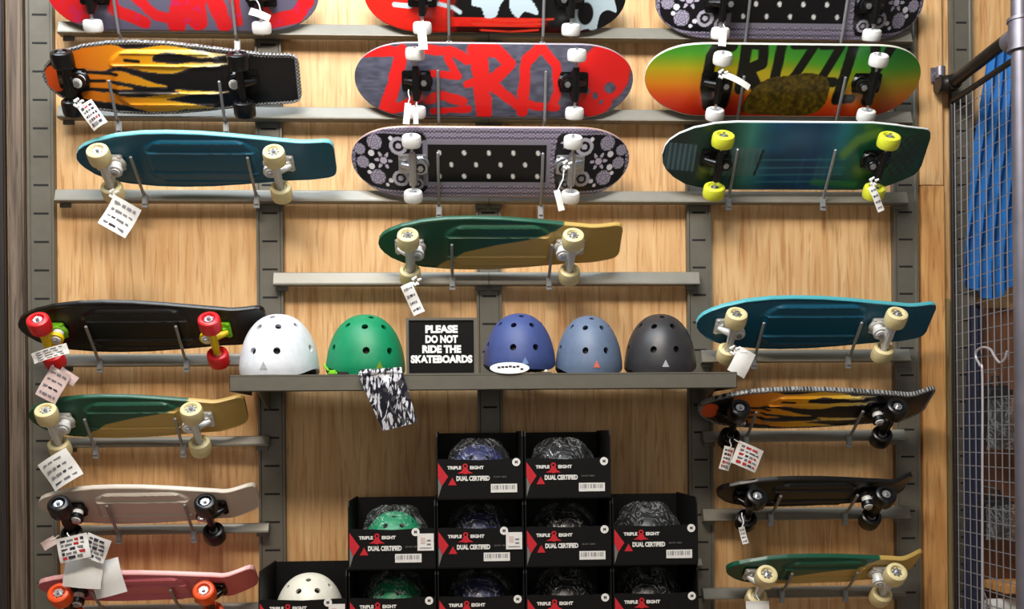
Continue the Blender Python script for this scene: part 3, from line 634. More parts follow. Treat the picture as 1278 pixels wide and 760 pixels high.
hang_tag(61, 678, .19, 18, 11, -30, 'tiny pinkish tag at far left below the beige board', (74, 668), 0, PINKP)
hang_tag(926, 452, .235, 24, 34, 28, 'crumpled white tag under the right teal board', (914, 436), 0, knot=True)
hang_tag(933, 570, .20, 34, 30, 24, 'printed tag below the right flame board, wider one', (916, 548), 2)
hang_tag(907, 572, .19, 13, 30, 16, 'narrow printed tag left of a wider one, below the right flame board', (911, 548), 2)
hang_tag(928, 668, .19, 8, 22, -14, 'tiny white tag below the small black board', (926, 640), 1)
hang_tag(946, 757, .19, 30, 14, 0, 'white tag at the bottom edge under the lowest green and gold board', (944, 742), 0)
hang_tag(1094, 248, .24, 9, 34, -24, 'twisted white tag under the green and blue board', (1088, 226, .17), 1, knot=True)
hang_tag(698, 250, .215, 8, 26, -14, 'slim white tag under the third row bandana board', (706, 205), 0, knot=True)
hang_tag(921, 101, .235, 34, 8, 28, 'slim white strap tag across the GRIZZLY board left wheel', (900, 92), 0, knot=True)
hang_tag(527, 45, .240, 11, 34, -4, 'white folded tag hanging between the bones board and ZERO board', (528, 26), 0)
hang_tag(508, 142, .222, 8, 26, 6, 'white folded tag below the ZERO board left wheel, outer one', (510, 112), 0)
hang_tag(519, 146, .215, 6, 18, 0, 'white folded tag below the ZERO board left wheel, inner one', (520, 128), 0)
hang_tag(902, 47, .215, 10, 22, 6, 'white folded tag under the top right bandana board', (903, 30), 0)
hang_tag(324, 18, .222, 26, 9, 20, 'crumpled white tag on the top left board right wheel', (318, -6), 0, knot=True)
# paper band round the lower red wheel
hang_tag(62, 441, .225, 44, 13, -17, 'white paper price band across the large black board front wheel', None, 1, name='price_band')

# ------------------------------------------------------------------ shelf and sign
SD = .31                                                   # shelf front, metres from the wall
zt, zb = P(600, 466, SD).z, P(600, 486.5, SD).z; xs0, xs1 = P(286, 470, SD).x, P(920, 470, SD).x
sh = thing('display_shelf', 'long grey steel shelf carrying five helmets and a black sign', 'shelf', ((xs0+xs1)/2, -.026, zt)); Ls = (xs1-xs0)/2
MB().bbox((-Ls, -SD+.026, zb-zt), (Ls, -SD+.029, 0), .001).bbox((-Ls, -SD+.026, -.006), (Ls, 0, -.003), .001).bbox((-Ls, -SD+.026, zb-zt), (-Ls+.003, 0, 0), .001).bbox((Ls-.003, -SD+.026, zb-zt), (Ls, 0, 0), .001).bbox((-Ls, -SD+.026, zb-zt), (Ls, -SD+.050, zb-zt+.003), .001).build('tray', STEEL, sh, smooth=False)
for u in (337, 873):
    x = P(u, 480, .02).x-sh.location.x
    MB().poly([(0, 0)], 0, 0) if False else None
    b = MB(); pr = [(0.0, -.008), (-.25, -.008), (-.25, -.020), (-.02, -.085), (0, -.085)]
    b.add([(x-.002, p[0], p[1]) for p in pr]+[(x+.002, p[0], p[1]) for p in pr], [tuple(range(5)), tuple(range(9, 4, -1))]+[(i, (i+1) % 5, (i+1) % 5+5, i+5) for i in range(5)]); b.build('bracket', STEEL, sh, smooth=False)

def zshelf(): return zt-.0028
c = P(551, 430, .24); wS = (P(595, 430, .24).x-P(507, 430, .24).x); z0 = zshelf(); hS = P(551, 397, .24).z-z0
sg = thing('framed_sign', 'small black sign in grey frame asking not to ride the skateboards', 'sign', (c.x, -.24, z0+.0005))
b = MB(); t_ = .0075
for a, e in [((-wS/2, -.006, 0), (-wS/2+t_, .006, hS)), ((wS/2-t_, -.006, 0), (wS/2, .006, hS)), ((-wS/2+t_, -.006, 0), (wS/2-t_, .006, t_)), ((-wS/2+t_, -.006, hS-t_), (wS/2-t_, .006, hS))]: b.bbox(a, e, .0012)
b.build('frame', STEEL, sg)
pn = MB().box((-wS/2+t_, -.002, t_), (wS/2-t_, .003, hS-t_)).build('panel', SIGNB, sg, smooth=False)
tw = wS-2*t_
for i, (tx, wfrac, hh) in enumerate([('PLEASE', .50, .0262), ('DO NOT', .50, .0262), ('RIDE THE', .60, .0262), ('SKATEBOARDS', .95, .0262)]):
    me = text_mesh(tx, hh, SIGNT, .0006, hh*.062); xs = [v.co.x for v in me.vertices]; k = tw*wfrac/(max(xs)-min(xs)); me.transform(Matrix.Diagonal((k, 1, 1, 1)))
    o = link('lettering', me, pn); o.location = (0, -.003, hS-t_-.024-i*.0268)

# ------------------------------------------------------------------ helmets
def helmet_mesh(a, b, c, holes=True):
    """round skate-helmet shell: half-width a, half-depth b, height c; front faces -y"""
    def pt(az, h, off=0.0):
        hh = h; r = (1-hh**2.25)**(1/2.25) if hh < 1 else 0.0
        tuck = 1-.05*(1-min(h/.18, 1))**2
        return Vector(((a+off)*r*tuck*math.sin(az), -(b+off)*r*tuck*math.cos(az), (c+off)*h))
    def rim(az): return .02+.12*max(0, math.cos(2*(az-math.pi/2)))**1.5+.03*max(0, -math.cos(az))
    n, k = 64, 22; B = MB(); vs = []
    for off in (0.0, -.010):
        for j in range(k+1):
            q = j/k
            for i in range(n):
                az = 2*math.pi*i/n; r0 = rim(az); h = r0+(1-r0)*(math.sin(q*math.pi/2)); vs.append(pt(az, min(h, .99999), off) if off == 0 else pt(az, min(max(h, r0), .99999), off))
    N = n*(k+1); fs = []
    for j in range(k):
        for i in range(n):
            i2 = (i+1) % n
            fs.append((j*n+i, j*n+i2, (j+1)*n+i2, (j+1)*n+i)); fs.append((N+j*n+i, N+(j+1)*n+i, N+(j+1)*n+i2, N+j*n+i2))
    for i in range(n): i2 = (i+1) % n; fs.append((i, N+i, N+i2, i2))
    bm = bmesh.new(); V = [bm.verts.new(v) for v in vs]
    for f in fs: bm.faces.new([V[q] for q in f])
    bmesh.ops.remove_doubles(bm, verts=list(bm.verts), dist=.0006); bmesh.ops.recalc_face_normals(bm, faces=list(bm.faces))
    me = bpy.data.meshes.new('shell'); bm.to_mesh(me); bm.free()
    if holes:
        cb = MB()
        for az, h, r in [(-.33, .38, .0092), (.33, .38, .0092), (-.36, .76, .0085), (.36, .76, .0085), (-1.05, .80, .0075), (1.05, .80, .0075), (0, .925, .0075), (-1.35, .45, .009), (1.35, .45, .009), (math.pi-.35, .4, .009), (math.pi+.35, .4, .009), (math.pi-.4, .76, .0085), (math.pi+.4, .76, .0085)]:
            p = pt(az, h); nrm = Vector((p.x/a**2, p.y/b**2, max(.01, (h**1.25)/c*.9))).normalized()
            cb.tube([p-nrm*.022, p+nrm*.02], r, 14)
        cm = cb.mesh('cut', BLACKM, False); co = bpy.data.objects.new('cut', cm); ho = bpy.data.objects.new('h', me); COL.objects.link(co); COL.objects.link(ho)
        md = ho.modifiers.new('b', 'BOOLEAN'); md.operation = 'DIFFERENCE'; md.solver = 'EXACT'; md.object = co
        me2 = bpy.data.meshes.new_from_object(ho.evaluated_get(bpy.context.evaluated_depsgraph_get()))
        bpy.data.objects.remove(ho); bpy.data.objects.remove(co); me = me2
    me.materials.clear(); me.polygons.foreach_set('use_smooth', [True]*len(me.polygons)); me.polygons.foreach_set('material_index', [0]*len(me.polygons)); me.set_sharp_from_angle(angle=math.radians(40))
    # liner: dark foam bowl just inside
    l = MB(); prof = []
    vs = []; fs = []; k = 10
    for j in range(k+1):
        for i in range(n):
            az = 2*math.pi*i/n; h = .10+.88*math.sin(j/k*math.pi/2); vs.append(pt(az, h, -.0125))
    for j in range(k):
        for i in range(n): i2 = (i+1) % n; fs.append((j*n+i, j*n+i2, (j+1)*n+i2, (j+1)*n+i))
    fs.append(tuple(range(n))[::-1]); fs.append(tuple(range(k*n, (k+1)*n))); l.add(vs, fs)
    return me, l.mesh('liner', NEARBLACK), pt
HM, HL, hpt = helmet_mesh(.103, .122, .160)
def logo_mesh(m):
    b = MB(); n = hpt(0, .16)
    y = -.0026
    b.poly([(-.010, -.008), (.010, -.008), (0, .010)], y, 0).mesh
    return b
def helmet(u0, u1, yaw, d, m, label, logo_m, z=None, hscale=1.0, name='helmet', film=False, strap=True, group='skate helmets'):
    w = P(u1, 430, d).x-P(u0, 430, d).x; s = w/.206; c = P((u0+u1)/2, 430, d)
    root = thing(name, label, 'helmet', (c.x, -d, zshelf()+.0005 if z is None else z), (0, 0, math.radians(yaw)), group); root.scale = (s, s, s*hscale)
    o = link('shell', HM.copy(), root); o.data.materials.append(m); o.location.z = 0
    link('liner', HL, root)
    # logo lies on the brow: small triangle following the shell
    p0 = .145; b = MB(); tri = []
    for az, h in [(-.095, .10), (.095, .10), (0, .215)]: q = hpt(az, h, .0012); tri.append(q)
    inn = [hpt(az, h, -.001) for az, h in [(-.095, .10), (.095, .10), (0, .215)]]
    b.add(tri+inn, [(0, 1, 2), (5, 4, 3), (0, 3, 4, 1), (1, 4, 5, 2), (2, 5, 3, 0)]); b.build('logo', logo_m, root, smooth=False)
    if strap:
        b = MB(); pts = [hpt(math.pi/2*1.0, .20, -.010), Vector((.080, -.02, .012)), Vector((.05, -.06, .0045)), Vector((-.05, -.06, .0045)), Vector((-.080, -.02, .012)), hpt(-math.pi/2, .20, -.010)]
        b.tube(pts, .0042, 8); b.build('chin_strap', NEARBLACK, root)
    return root
H_W = mat('white_helmet', (226, 230, 238), .38, coat=.2); H_G = mat('green_helmet', (0, 134, 88), .5); H_B = mat('blue_helmet', (60, 76, 132), .55)
H_S = mat('slate_helmet', (96, 112, 138), .5); H_K = mat('charcoal_helmet', (50, 49, 52), .42); H_N = mat('navy_helmet', (26, 32, 84), .5); H_CR = mat('cream_helmet', (226, 222, 206), .4)
LG = mat('pale_logo', (170, 174, 180), .5); LO = mat('orange_logo', (222, 106, 84), .5); LY = mat('olive_logo', (120, 150, 40), .5)
helmet(300, 398, -10, .178, H_W, 'glossy white skate helmet at left end of the shelf', LG, hscale=1.06)
helmet(407, 505, 22, .178, H_G, 'green skate helmet left of the black sign', LY, hscale=1.04)
helmet(603, 693, 4, .172, H_B, 'royal blue skate helmet just right of the black sign', mat('light_blue_logo', (110, 140, 190), .5), z=zshelf()+.012, hscale=1.05)
helmet(693, 776, 4, .185, H_S, 'slate blue skate helmet with orange triangle logo', LO, hscale=1.16)
helmet(779, 868, -4, .18, H_K, 'charcoal skate helmet at right end of the shelf', LG, hscale=1.10)
# clear bag of pads hanging from the green helmet over the shelf edge
def wrinkled(corners, nx, ny, amp, seed, colf=None):
    a, b_, c_, d_ = [Vector(q) for q in corners]; vs = []; cols = []; rnd = np.random.RandomState(seed)
    for i in range(nx+1):
        for j in range(ny+1):
            s_, t_ = i/nx, j/ny; p = (a*(1-s_)+b_*s_)*(1-t_)+(d_*(1-s_)+c_*s_)*t_
            e = amp*(math.sin(s_*9+t_*4+seed)+.7*math.sin(s_*17-t_*9)+.5*math.sin(t_*23+s_*5))
            bul = .010*math.sin(math.pi*s_)*math.sin(math.pi*t_); vs.append((p.x+.3*e, p.y-e-bul, p.z))
    fs = []
    for i in range(nx):
        for j in range(ny): k = i*(ny+1)+j; fs.append((k, k+1, k+ny+2, k+ny+1))
    n = len(vs); vs += [(x, y+.006, z) for x, y, z in vs]; fs += [tuple(q+n for q in f[::-1]) for f in fs]
    for i in range(nx): fs += [(i*(ny+1), (i+1)*(ny+1), (i+1)*(ny+1)+n, i*(ny+1)+n), (i*(ny+1)+ny, i*(ny+1)+ny+n, (i+1)*(ny+1)+ny+n, (i+1)*(ny+1)+ny)]
    for j in range(ny): fs += [(j, j+n, j+1+n, j+1), (nx*(ny+1)+j, nx*(ny+1)+j+1, nx*(ny+1)+j+1+n, nx*(ny+1)+j+n)]
    return vs, fs
dB = SD+.022
def bagmat():
    m = bpy.data.materials.new('crinkled_bag_print'); m.use_nodes = True; nt = m.node_tree; b = nt.nodes['Principled BSDF']
    tc = nt.nodes.new('ShaderNodeTexCoord'); mp = nt.nodes.new('ShaderNodeMapping'); mp.inputs['Scale'].default_value = (70, 22, 26); mp.inputs['Rotation'].default_value = (0, .35, 0)
    n = nt.nodes.new('ShaderNodeTexNoise'); n.inputs['Scale'].default_value = 1; n.inputs['Detail'].default_value = 2; n.inputs['Distortion'].default_value = 1.2
    r = nt.nodes.new('ShaderNodeValToRGB'); r.color_ramp.elements[0].position = .50; r.color_ramp.elements[1].position = .56; r.color_ramp.elements[0].color = srgb(26, 26, 36); r.color_ramp.elements[1].color = srgb(206, 206, 214)
    nt.links.new(tc.outputs['Object'], mp.inputs[0]); nt.links.new(mp.outputs[0], n.inputs[0]); nt.links.new(n.outputs[0], r.inputs[0]); nt.links.new(r.outputs[0], b.inputs['Base Color']); b.inputs['Roughness'].default_value = .12; b.inputs['Coat Weight'].default_value = .6
    return m
BAGM = bagmat()
bag = thing('pad_bag', 'crinkled clear bag of helmet pads hanging off the shelf under green helmet', 'bag', P(483, 462, dB))
o = Vector(bag.location); cs = [P(447, 468, dB-.002)-o, P(502, 463, dB-.002)-o, P(521, 527, dB+.006)-o, P(478, 538, dB+.006)-o]
vs, fs = wrinkled(cs, 26, 30, .0016, 2); MB().add(vs, fs).build('pouch', BAGM, bag)
MB().add(*wrinkled([P(449, 461, dB-.012)-o, P(501, 458, dB-.012)-o, P(502, 465, dB)-o, P(447, 469, dB)-o], 10, 4, .0004, 5)).build('flap', BAGM, bag)
adj = thing('buckle_adjuster', 'lime green strap adjuster between white and green helmets', 'buckle', P(416, 463, .302)); adj.location.z = zshelf()+.0005
MB().bbox((-.014, -.006, 0), (.010, .006, .014), .004).tube([(-.012, -.004, .012), (-.020, -.004, .022), (-.024, 0, .030)], .003, 6).build('body', LIME, adj); MB().bbox((.011, -.008, 0), (.040, .008, .009), .003).build('clip', NEARBLACK, adj)
cd = thing('oval_card', 'white oval printed card lying under the blue helmet', 'card', P(636, 459, .305)); cd.location.z = zshelf()+.017
b = MB(); b.lathe([(.001, -.001), (.052, -.001), (.052, .001), (.001, .001)], axis='y', n=36)
b.v = [(x, y, z*.30) for x, y, z in b.v]; b.v = [(x, y+z*.6, z) for x, y, z in b.v]; b.build('card', PAPER, cd)
b = MB(); random.seed(5)
for k in range(7): x = -.032+.010*k; z = random.uniform(-.004, .004); b.box((x, z*.6-.0026, z-.003), (x+.008, z*.6-.0014, z+.003))
b.build('printing', INK, cd, smooth=False)
for x in (636,): 
    k = MB(); k.bbox((-.048, .000, -.0165), (.048, .004, -.0135), .001).bbox((-.006, .001, -.0140), (.006, .004, -.004), .001).build('support_foot', NEARBLACK, cd)
st = thing('strap_webbing', 'black and white helmet strap lying under the blue helmet, beside oval card', 'strap', P(679, 462, .290)); st.location.z = zshelf()+.0005
MB().bbox((-.026, -.010, 0), (.022, .010, .005), .002).build('webbing', NEARBLACK, st); MB().bbox((.000, -.013, .0045), (.008, -.003, .012), .002).build('buckle', U_WHITE, st)

# ------------------------------------------------------------------ helmet boxes
BW, BH, BD = .2285, .1775, .25; BY = .345              # width, height, depth, front distance
LFT = P(433.5, 700, BY).x
z_r2 = P(600, 709, BY).z                               # bottom of the second row
z_r1 = z_r2+BH; z_r3 = z_r2-BH
def box_proto():
    root = thing('helmet_box', 'x', 'box', (0, 0, 0)); w = BW-.004; t = .003; h = BH-.001; fh = .104
    b = MB(); b.box((-w/2, 0, 0), (w/2, BD, t)); b.box((-w/2, BD-t, t), (w/2, BD, h-.004))
    for s in (-1, 1):
        x0, x1 = (-w/2, -w/2+t) if s < 0 else (w/2-t, w/2)
        pr = [(.0, t), (.0, fh), (.003, h-.014), (.010, h), (BD-t, h), (BD-t, t)]
        b.add([(x0, y, z) for y, z in pr]+[(x1, y, z) for y, z in pr], [tuple(range(6)), tuple(range(11, 5, -1))]+[(i, (i+1) % 6, (i+1) % 6+6, i+6) for i in range(6)])
    b.build('tray', CARD, root, smooth=False)
    b = MB(); b.poly([(-w/2, t), (w/2, t), (w/2, fh), (w/2-.012, fh+.002), (0, fh-.002), (-w/2+.012, fh+.002), (-w/2, fh)], -.0015, t-.001); fp = b.build('front_panel', CARD, root, smooth=False)
    y0, y1 = -.0024, -.0016
    MB().poly([(-w/2+.004, .096), (-w/2+.030, .060), (-w/2+.014, .036), (-w/2+.004, .060)], y0, y1).poly([(-w/2+.030, .038), (-w/2+.052, .038), (-w/2+.041, .058)], y0, y1).build('red_wedge', PRED, fp, smooth=False)
    MB().poly([(-w/2+.004, .058), (-w/2+.0135, .036), (-w/2+.004, .006)], y0, y1).build('grey_wedge', PGREY, fp, smooth=False)
    # figure-eight emblem between the two words
    e = MB(); cx = -.038
    for zc, r in ((.087, .0068), (.0745, .0085)):
        e.lathe([(r*.45, y0-.0002), (r, y0-.0002), (r, y1), (r*.45, y1)], axis='y', c=(cx, 0, zc), n=20, closed=True)
    e.poly([(cx-.020, .068), (cx+.020, .068), (cx, .079)], y0, y1); e.build('emblem', PRED, fp, smooth=False)
    for tx, x, wd_, z, hh in [('TRIPLE', -.066, .036, .0825, .011), ('EIGHT', -.008, .036, .0825, .011), ('DUAL CERTIFIED', -.018, .086, .0545, .016)]:
        me = text_mesh(tx, hh, PWHITE, .0005, hh*.05); xs = [v.co.x for v in me.vertices]; k = wd_/(max(xs)-min(xs)); me.transform(Matrix.Diagonal((k, 1, 1, 1)))
        o = link('lettering', me, fp); o.location = (x, y0, z)
    me = text_mesh('SKATE / BIKE', .006, PGREY, .0004, 0); o = link('lettering', me, fp); o.location = (.052, y0, .058)
    MB().lathe([(.0005, -.0028), (.0105, -.0028), (.0105, y1), (.0005, y1)], axis='y', c=(w/2-.018, 0, .096), n=24).build('size_sticker', PWHITE, fp)
    me = text_mesh('M', .010, INK, .0003, .0004); o = link('sticker_letter', me, fp); o.location = (w/2-.018, -.0030, .096)
    bl = MB(); bl.box((.028, -.0026, .018), (.096, y1, .040)); lb = bl.build('barcode_label', PWHITE, fp, smooth=False)
    bl = MB(); x = .032; random.seed(9)
    while x < .092: q = random.choice([.0008, .0016, .0024]); bl.box((x, -.0031, .026), (x+q, -.0026, .037)); x += q+random.choice([.0012, .002, .0035])
    o = bl.build('barcode_bars', INKG, fp, smooth=False)
    return root, fp
proto, _ = box_proto()
def film_mesh(seed, a=.100, b_=.108, c=.110):
    n, k = 56, 22; vs = []; fs = []
    for j in range(k+1):
        for i in range(n):
            az = 2*math.pi*i/n; q = j/k; r = math.cos(q*math.pi/2*.97)**.55; z = c*math.sin(q*math.pi/2)
            e = 1+.035*math.sin(az*7+seed*3+q*6)+.03*math.sin(az*13-q*9+seed)+.03*math.sin(q*17+az*3)
            vs.append((a*r*e*math.cos(az), b_*r*e*math.sin(az), z*(1+.05*math.sin(az*5+seed)))) 
    for j in range(k):
        for i in range(n): i2 = (i+1) % n; fs.append((j*n+i, j*n+i2, (j+1)*n+i2, (j+1)*n+i))
    fs.append(tuple(range(k*n, (k+1)*n))); return MB().add(vs, fs)
first = True
H_D = mat('dark_grey_helmet', (16, 16, 18), .4)
BOXES = [  # row base z, column, label, contents material, contents label, sticker
 (z_r1, 1, 'black helmet box at left of the top row of two', H_N, 'navy helmet in clear film inside the top left box', 0),
 (z_r1, 2, 'black helmet box at right of the top row of two', H_D, 'dark helmet in clear film inside the top right box', 0),
 (z_r2, 0, 'black helmet box with price sticker, leftmost in the middle row', H_G, 'green helmet in clear film inside the middle row left box', 1),
 (z_r2, 1, 'black helmet box with price sticker, second in the middle row', H_N, 'navy helmet in clear film inside second box of middle row', 1),
 (z_r2, 2, 'black helmet box without price sticker, third in the middle row', H_D, 'dark helmet in clear film inside third box of middle row', 0),
 (z_r2, 3, 'black helmet box at right end of the middle row', H_D, 'dark helmet in clear film inside the middle row right box', 0),
 (z_r3, -1, 'black helmet box at left end of the bottom row, holding a cream helmet', H_CR, 'cream helmet inside the bottom left box', 2),
 (z_r3, 0, 'black helmet box, second in the bottom row, holding green', H_G, 'green helmet in clear film inside second box of bottom row', 0),
 (z_r3, 1, 'black helmet box, third in the bottom row, holding a navy helmet', H_N, 'navy helmet in clear film inside third box of bottom row', 0),
 (z_r3, 2, 'black helmet box, fourth in the bottom row, below the top right one', H_D, 'dark helmet in clear film inside fourth box of bottom row', 0),
 (z_r3, 3, 'black helmet box at right end of the bottom row', H_D, 'dark helmet in clear film inside the bottom right box', 0)]
random.seed(11)
for z, colm, lab, hm, hlab, stick in BOXES:
    bx = proto if first else copy_tree(proto); first = False
    xc = LFT+BW*(colm+.5)+random.uniform(-.0004, .0004); bx.location = (xc, -BY, z); bx['label'] = lab; bx['group'] = 'black helmet boxes'
    fp = [c_ for c_ in bx.children if c_.name.startswith('front_panel')][0]
    if stick:
        for c_ in fp.children:
            if stick == 1 and c_.name.startswith(('size_sticker', 'sticker_letter')): c_.location.x -= .033
            if stick == 1 and c_.name.startswith(('barcode',)): c_.location.x -= .020
            if stick == 2 and c_.name.startswith(('size_sticker', 'sticker_letter')): c_.location.x -= .03
        s = MB().box((.066, -.0040, .048), (.108, -.0030, .092)).build('price_sticker', PWHITE, fp, smooth=False)
        MB().box((.072, -.0045, .054), (.102, -.0040, .056)).box((.074, -.0045, .066), (.086, -.0040, .082), 1).box((.090, -.0045, .062), (.100, -.0040, .066)).box((.090, -.0045, .072), (.100, -.0040, .076)).build('sticker_printing', [INKG, PINKP], fp, smooth=False)
    hz = z+.0035; uc = 0
    h = thing('boxed_helmet', hlab, 'helmet', (xc, -BY+.125, hz), (0, 0, math.radians(random.uniform(-8, 8))), 'helmets inside the boxes')
    cream = hm is H_CR; sc = (.94, .92, .95) if cream else (.86, .86, .86)
    o = link('shell', HM.copy(), h); o.data.materials.append(hm); o.scale = sc; l = link('liner', HL, h); l.scale = sc
    if not cream:
        f = film_mesh(len(lab)+colm, .0965, .0985, .148).build('plastic_film', FILM, h)
# low platform that carries the boxes, below the picture
pl = thing('base_platform', 'low wooden platform under the stacked helmet boxes', 'platform', (LFT+BW*1.5, -.21, 0))
MB().bbox((-.66, -.19, z_r3-.0305), (.66, .180, z_r3-.0005), .003).bbox((-.64, -.17, 0), (.64, .165, z_r3-.031), .003).build('body', PLY2, pl, smooth=False)

# ------------------------------------------------------------------ right side: pipe stand, wire grid, hanging goods
XM = P(1175, 200, 0).x+.006
zp = P(1170, 112, 0).z; DP = .425
pst = thing('pipe_stand', 'dark steel pipe frame with grey upright at the right edge', 'pipe frame', (XM, -DP, 0))
MB().tube([(0, 0, .002), (0, 0, 3.3)], .0235, 20).build('upright', PIPEG, pst)
MB().tube([(0, -.0, zp-.040), (0, 0, zp+.040)], .030, 20).tube([(0, 0, zp-.042), (0, 0, zp-.034)], .033, 20).tube([(0, 0, zp+.034), (0, 0, zp+.042)], .033, 20).tube([(0, .02, zp), (0, .055, zp)], .028, 18).build('tee_fitting', PIPEG, pst)
MB().tube([(0, .05, zp+.012), (0, DP-.06, zp)], .018, 18).build('cross_bar', PIPE, pst)
MB().tube([(0, DP-.075, zp), (0, DP-.062, zp), (-.006, DP-.056, zp-.001), (-.018, DP-.049, zp-.001), (-.034, DP-.048, zp)], [.023, .0245, .026, .0265, .024], 18).lathe([(.003, -.004), (.027, -.004), (.027, .004), (.003, .004)], axis='x', c=(-.036, DP-.048, zp), n=22).build('elbow', PIPE, pst)
MB().tube([(-.030, DP-.048, zp+.018), (-.030, DP-.048, zp+.050)], .014, 16).tube([(-.030, DP-.048, zp+.036), (-.030, DP-.0225, zp+.036)], .010, 12).bbox((-.048, DP-.0245, zp+.014), (-.012, DP-.0208, zp+.058), .003).build('wall_bracket', PIPEG, pst)
gr = thing('wire_grid_panel', 'welded grey wire grid panel standing out from the wall under the pipe', 'wire panel', (XM+.012, 0, 0)); zg = zp-.045
MB().tube([(0, -.034, zg), (0, -.36, zg)], .0085, 12).build('top_bar', PIPE, gr)
MB().tube([(0, -.030, .06), (0, -.030, zg)], .006, 8).build('wall_side_bar', PIPE, gr)
MB().tube([(0, -.366, .06), (0, -.366, zg+.012)], .0042, 8).build('front_bar', WIRE, gr)
b = MB(); k = 0
for i in range(1, 10): y = -.012-.0354*i; b.tube([(0, y, .06), (0, y, zg)], .0018, 5, caps=False)
zz = .08
while zz < zg-.02: b.tube([(.003, -.030, zz), (.003, -.366, zz)], .0015, 5, caps=False); zz += .0386
b.build('wire_mesh', WIRE, gr)['kind'] = 'stuff'
# blue cloth hung behind the grid
def cloth(name, label, cat, xa, xb, zt_, zb_, d, m, fold=.02, waves=7, jag=.05, seed=1):
    root = thing(name, label, cat, ((xa+xb)/2, -d, zb_)); n, k = 60, 34; vs = []; hw_ = (xb-xa)/2
    for j in range(k+1):
        q = j/k
        for i in range(n+1):
            p = i/n; x = -hw_+2*hw_*p; top = (zt_-zb_); zb0 = jag*(.5+.5*math.sin(p*9+seed))
            xl = x + .75*hw_*max(0, q-.15)*(1-p)
            z = zb0+(top-zb0)*q
            vs.append((xl, -fold*math.sin(p*waves*2*math.pi+2*math.sin(q*3+seed))*(1-.5*q)-fold*.4*math.sin(q*8+p*5), z))
    N = len(vs); fs = []
    for j in range(k):
        for i in range(n): a = j*(n+1)+i; fs.append((a, a+1, a+n+2, a+n+1))
    vs += [(x, y+.004, z) for x, y, z in vs]; fs += [tuple(q+N for q in f[::-1]) for f in fs]
    for i in range(n): fs += [(i, i+N, i+1+N, i+1), (k*(n+1)+i, k*(n+1)+i+1, k*(n+1)+i+1+N, k*(n+1)+i+N)]
    for j in range(k): a = j*(n+1); fs += [(a, a+n+1, a+n+1+N, a+N), (a+n, a+n+N, a+2*n+1+N, a+2*n+1)]
    MB().add(vs, fs).build('cloth', m, root)
    MB().tube([(hw_*.1, 0, zt_-zb_-.004), (hw_, 0, zt_-zb_-.004)], .006, 8).build('hanging_rod', PIPE, root)
    return root
cloth('blue_cloth', 'bright blue cloth hanging in folds behind the wire grid', 'cloth', XM+.030, P(1310, 200, .045).x, P(1250, 62, .05).z, P(1220, 374, .05).z, .052, BLUEF, .014, seed=2)
cloth('navy_cloth', 'dark navy cloth hanging low behind the wire grid', 'cloth', XM+.030, P(1226, 500, .04).x, P(1210, 378, .06).z, P(1210, 790, .06).z, .042, NAVYF, .008, 3, .02, 4)
struct(MB().bbox((P(1222, 500, .02).x, -.012, .02), (P(1300, 500, .02).x, -.001, P(1240, 384, .02).z), .002).build('trim_5', BROWNW, smooth=False))
def pouch(u, v, w, h, d, label, m, name):
    c = P(u, v+h/2, d); s = (3-d)/F_PX; root = thing(name, label, 'pouch', c, group='hanging goods behind the wire grid'); w *= s; h *= s
    MB().bbox((-w/2, -.03, 0), (w/2, .03, h*.8), .018, seg=3).build('body', m, root)
    MB().bbox((-w*.52, -.034, h*.62), (w*.52, .032, h*.84), .012, seg=3).build('flap', NEARBLACK, root)
    MB().tube([(-w*.2, 0, h*.8), (-w*.12, 0, h*.97), (w*.12, 0, h*.97), (w*.2, 0, h*.8)], .004, 8).build('loop', NEARBLACK, root)
    MB().add(*wrinkled([(-w*.55, -.036, -.002), (w*.55, -.036, -.002), (w*.55, -.036, h*.7), (-w*.55, -.036, h*.7)], 14, 14, .0015, int(u))).build('plastic_cover', FILM, root)
    MB().tube([(0, 0, h*.97), (0, .0, h*1.02), (0, d-.0145, h*1.04)], .002, 6).build('peg', PRONG, root)
pouch(1243, 512, 34, 96, .10, 'dark pouch in clear wrap hanging behind the grid, upper one', NEARBLACK, 'wrapped_pouch')
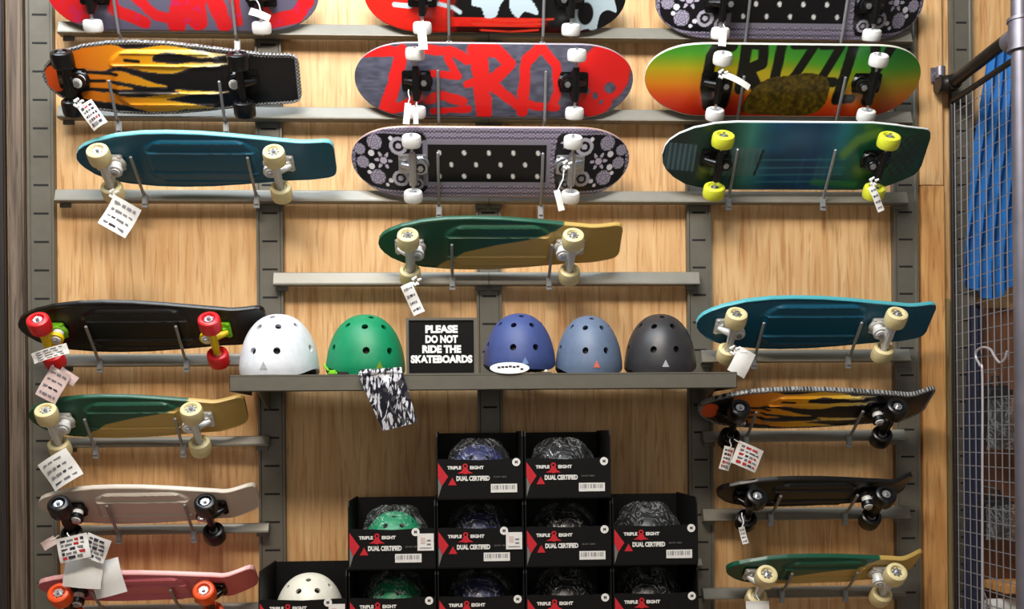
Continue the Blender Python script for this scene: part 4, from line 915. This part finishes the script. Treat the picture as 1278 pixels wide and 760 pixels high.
pouch(1243, 640, 36, 62, .10, 'small black pouch with shiny wrap behind the grid, lower one', NEARBLACK, 'wrapped_pouch')
ws = thing('small_wooden_shelf', 'small wooden ledge behind the wire grid near the bottom', 'shelf', P(1245, 730, .06))
MB().bbox((-.030, -.10, -.012), (.12, .045, .012), .003).build('board', PLY2, ws, smooth=False)
wr = thing('white_roll', 'pale paper roll hanging below the small wooden ledge', 'roll', P(1250, 758, .10)); MB().lathe([(.008, -.04), (.026, -.04), (.026, .04), (.008, .04)], axis='x', n=20, closed=True).build('paper', PAPER, wr); MB().tube([(-.045, 0, 0), (-.045, 0, .028), (-.045, .02, .05)], .002, 6).tube([(-.047, 0, 0), (.045, 0, 0)], .004, 6).build('holder', PRONG, wr)
struct(MB().bbox((P(1182.5, 500, .02).x, -.008, .02), (P(1189, 500, .02).x, -.0005, P(1190, 372, .02).z), .001).build('trim_6', mat_wood('olive_board', (150, 132, 92), (112, 98, 66), (80, 66, 44), 30, 1.4), smooth=False))
# wire hook with long stem, hung on the outside of the grid
hk = thing('wire_hook', 'long pale wire hook with curled top, hanging on the wire grid', 'hook', (XM-.004, -.20, P(1226, 760, .2).z-.12)); o = Vector(hk.location)
pts = []
for (u, v) in [(1226, 830), (1226, 600), (1226, 470), (1223, 456), (1218, 446), (1219, 438), (1227, 433.5), (1236, 436), (1242, 446), (1248, 452.5), (1254, 448), (1257, 438)]:
    # the hook lies in the grid's plane: find where the pixel ray meets it
    r = _F + _R*((u-W_PX/2)/F_PX) + _U*((HORIZON-v)/F_PX); t = (XM-.004-CAM.x)/r.x; pts.append(CAM+r*t-o)
fine = []
for i in range(len(pts)-1):
    p0, p1, p2, p3 = pts[max(i-1, 0)], pts[i], pts[i+1], pts[min(i+2, len(pts)-1)]
    for q in range(6): t = q/6; fine.append(.5*((2*p1)+(p2-p0)*t+(2*p0-5*p1+4*p2-p3)*t*t+(3*p1-p0-3*p2+p3)*t**3))
fine.append(pts[-1]); MB().tube(fine, .0034, 8).build('wire', mat('pale_wire', (205, 200, 205), .3, .5), hk)
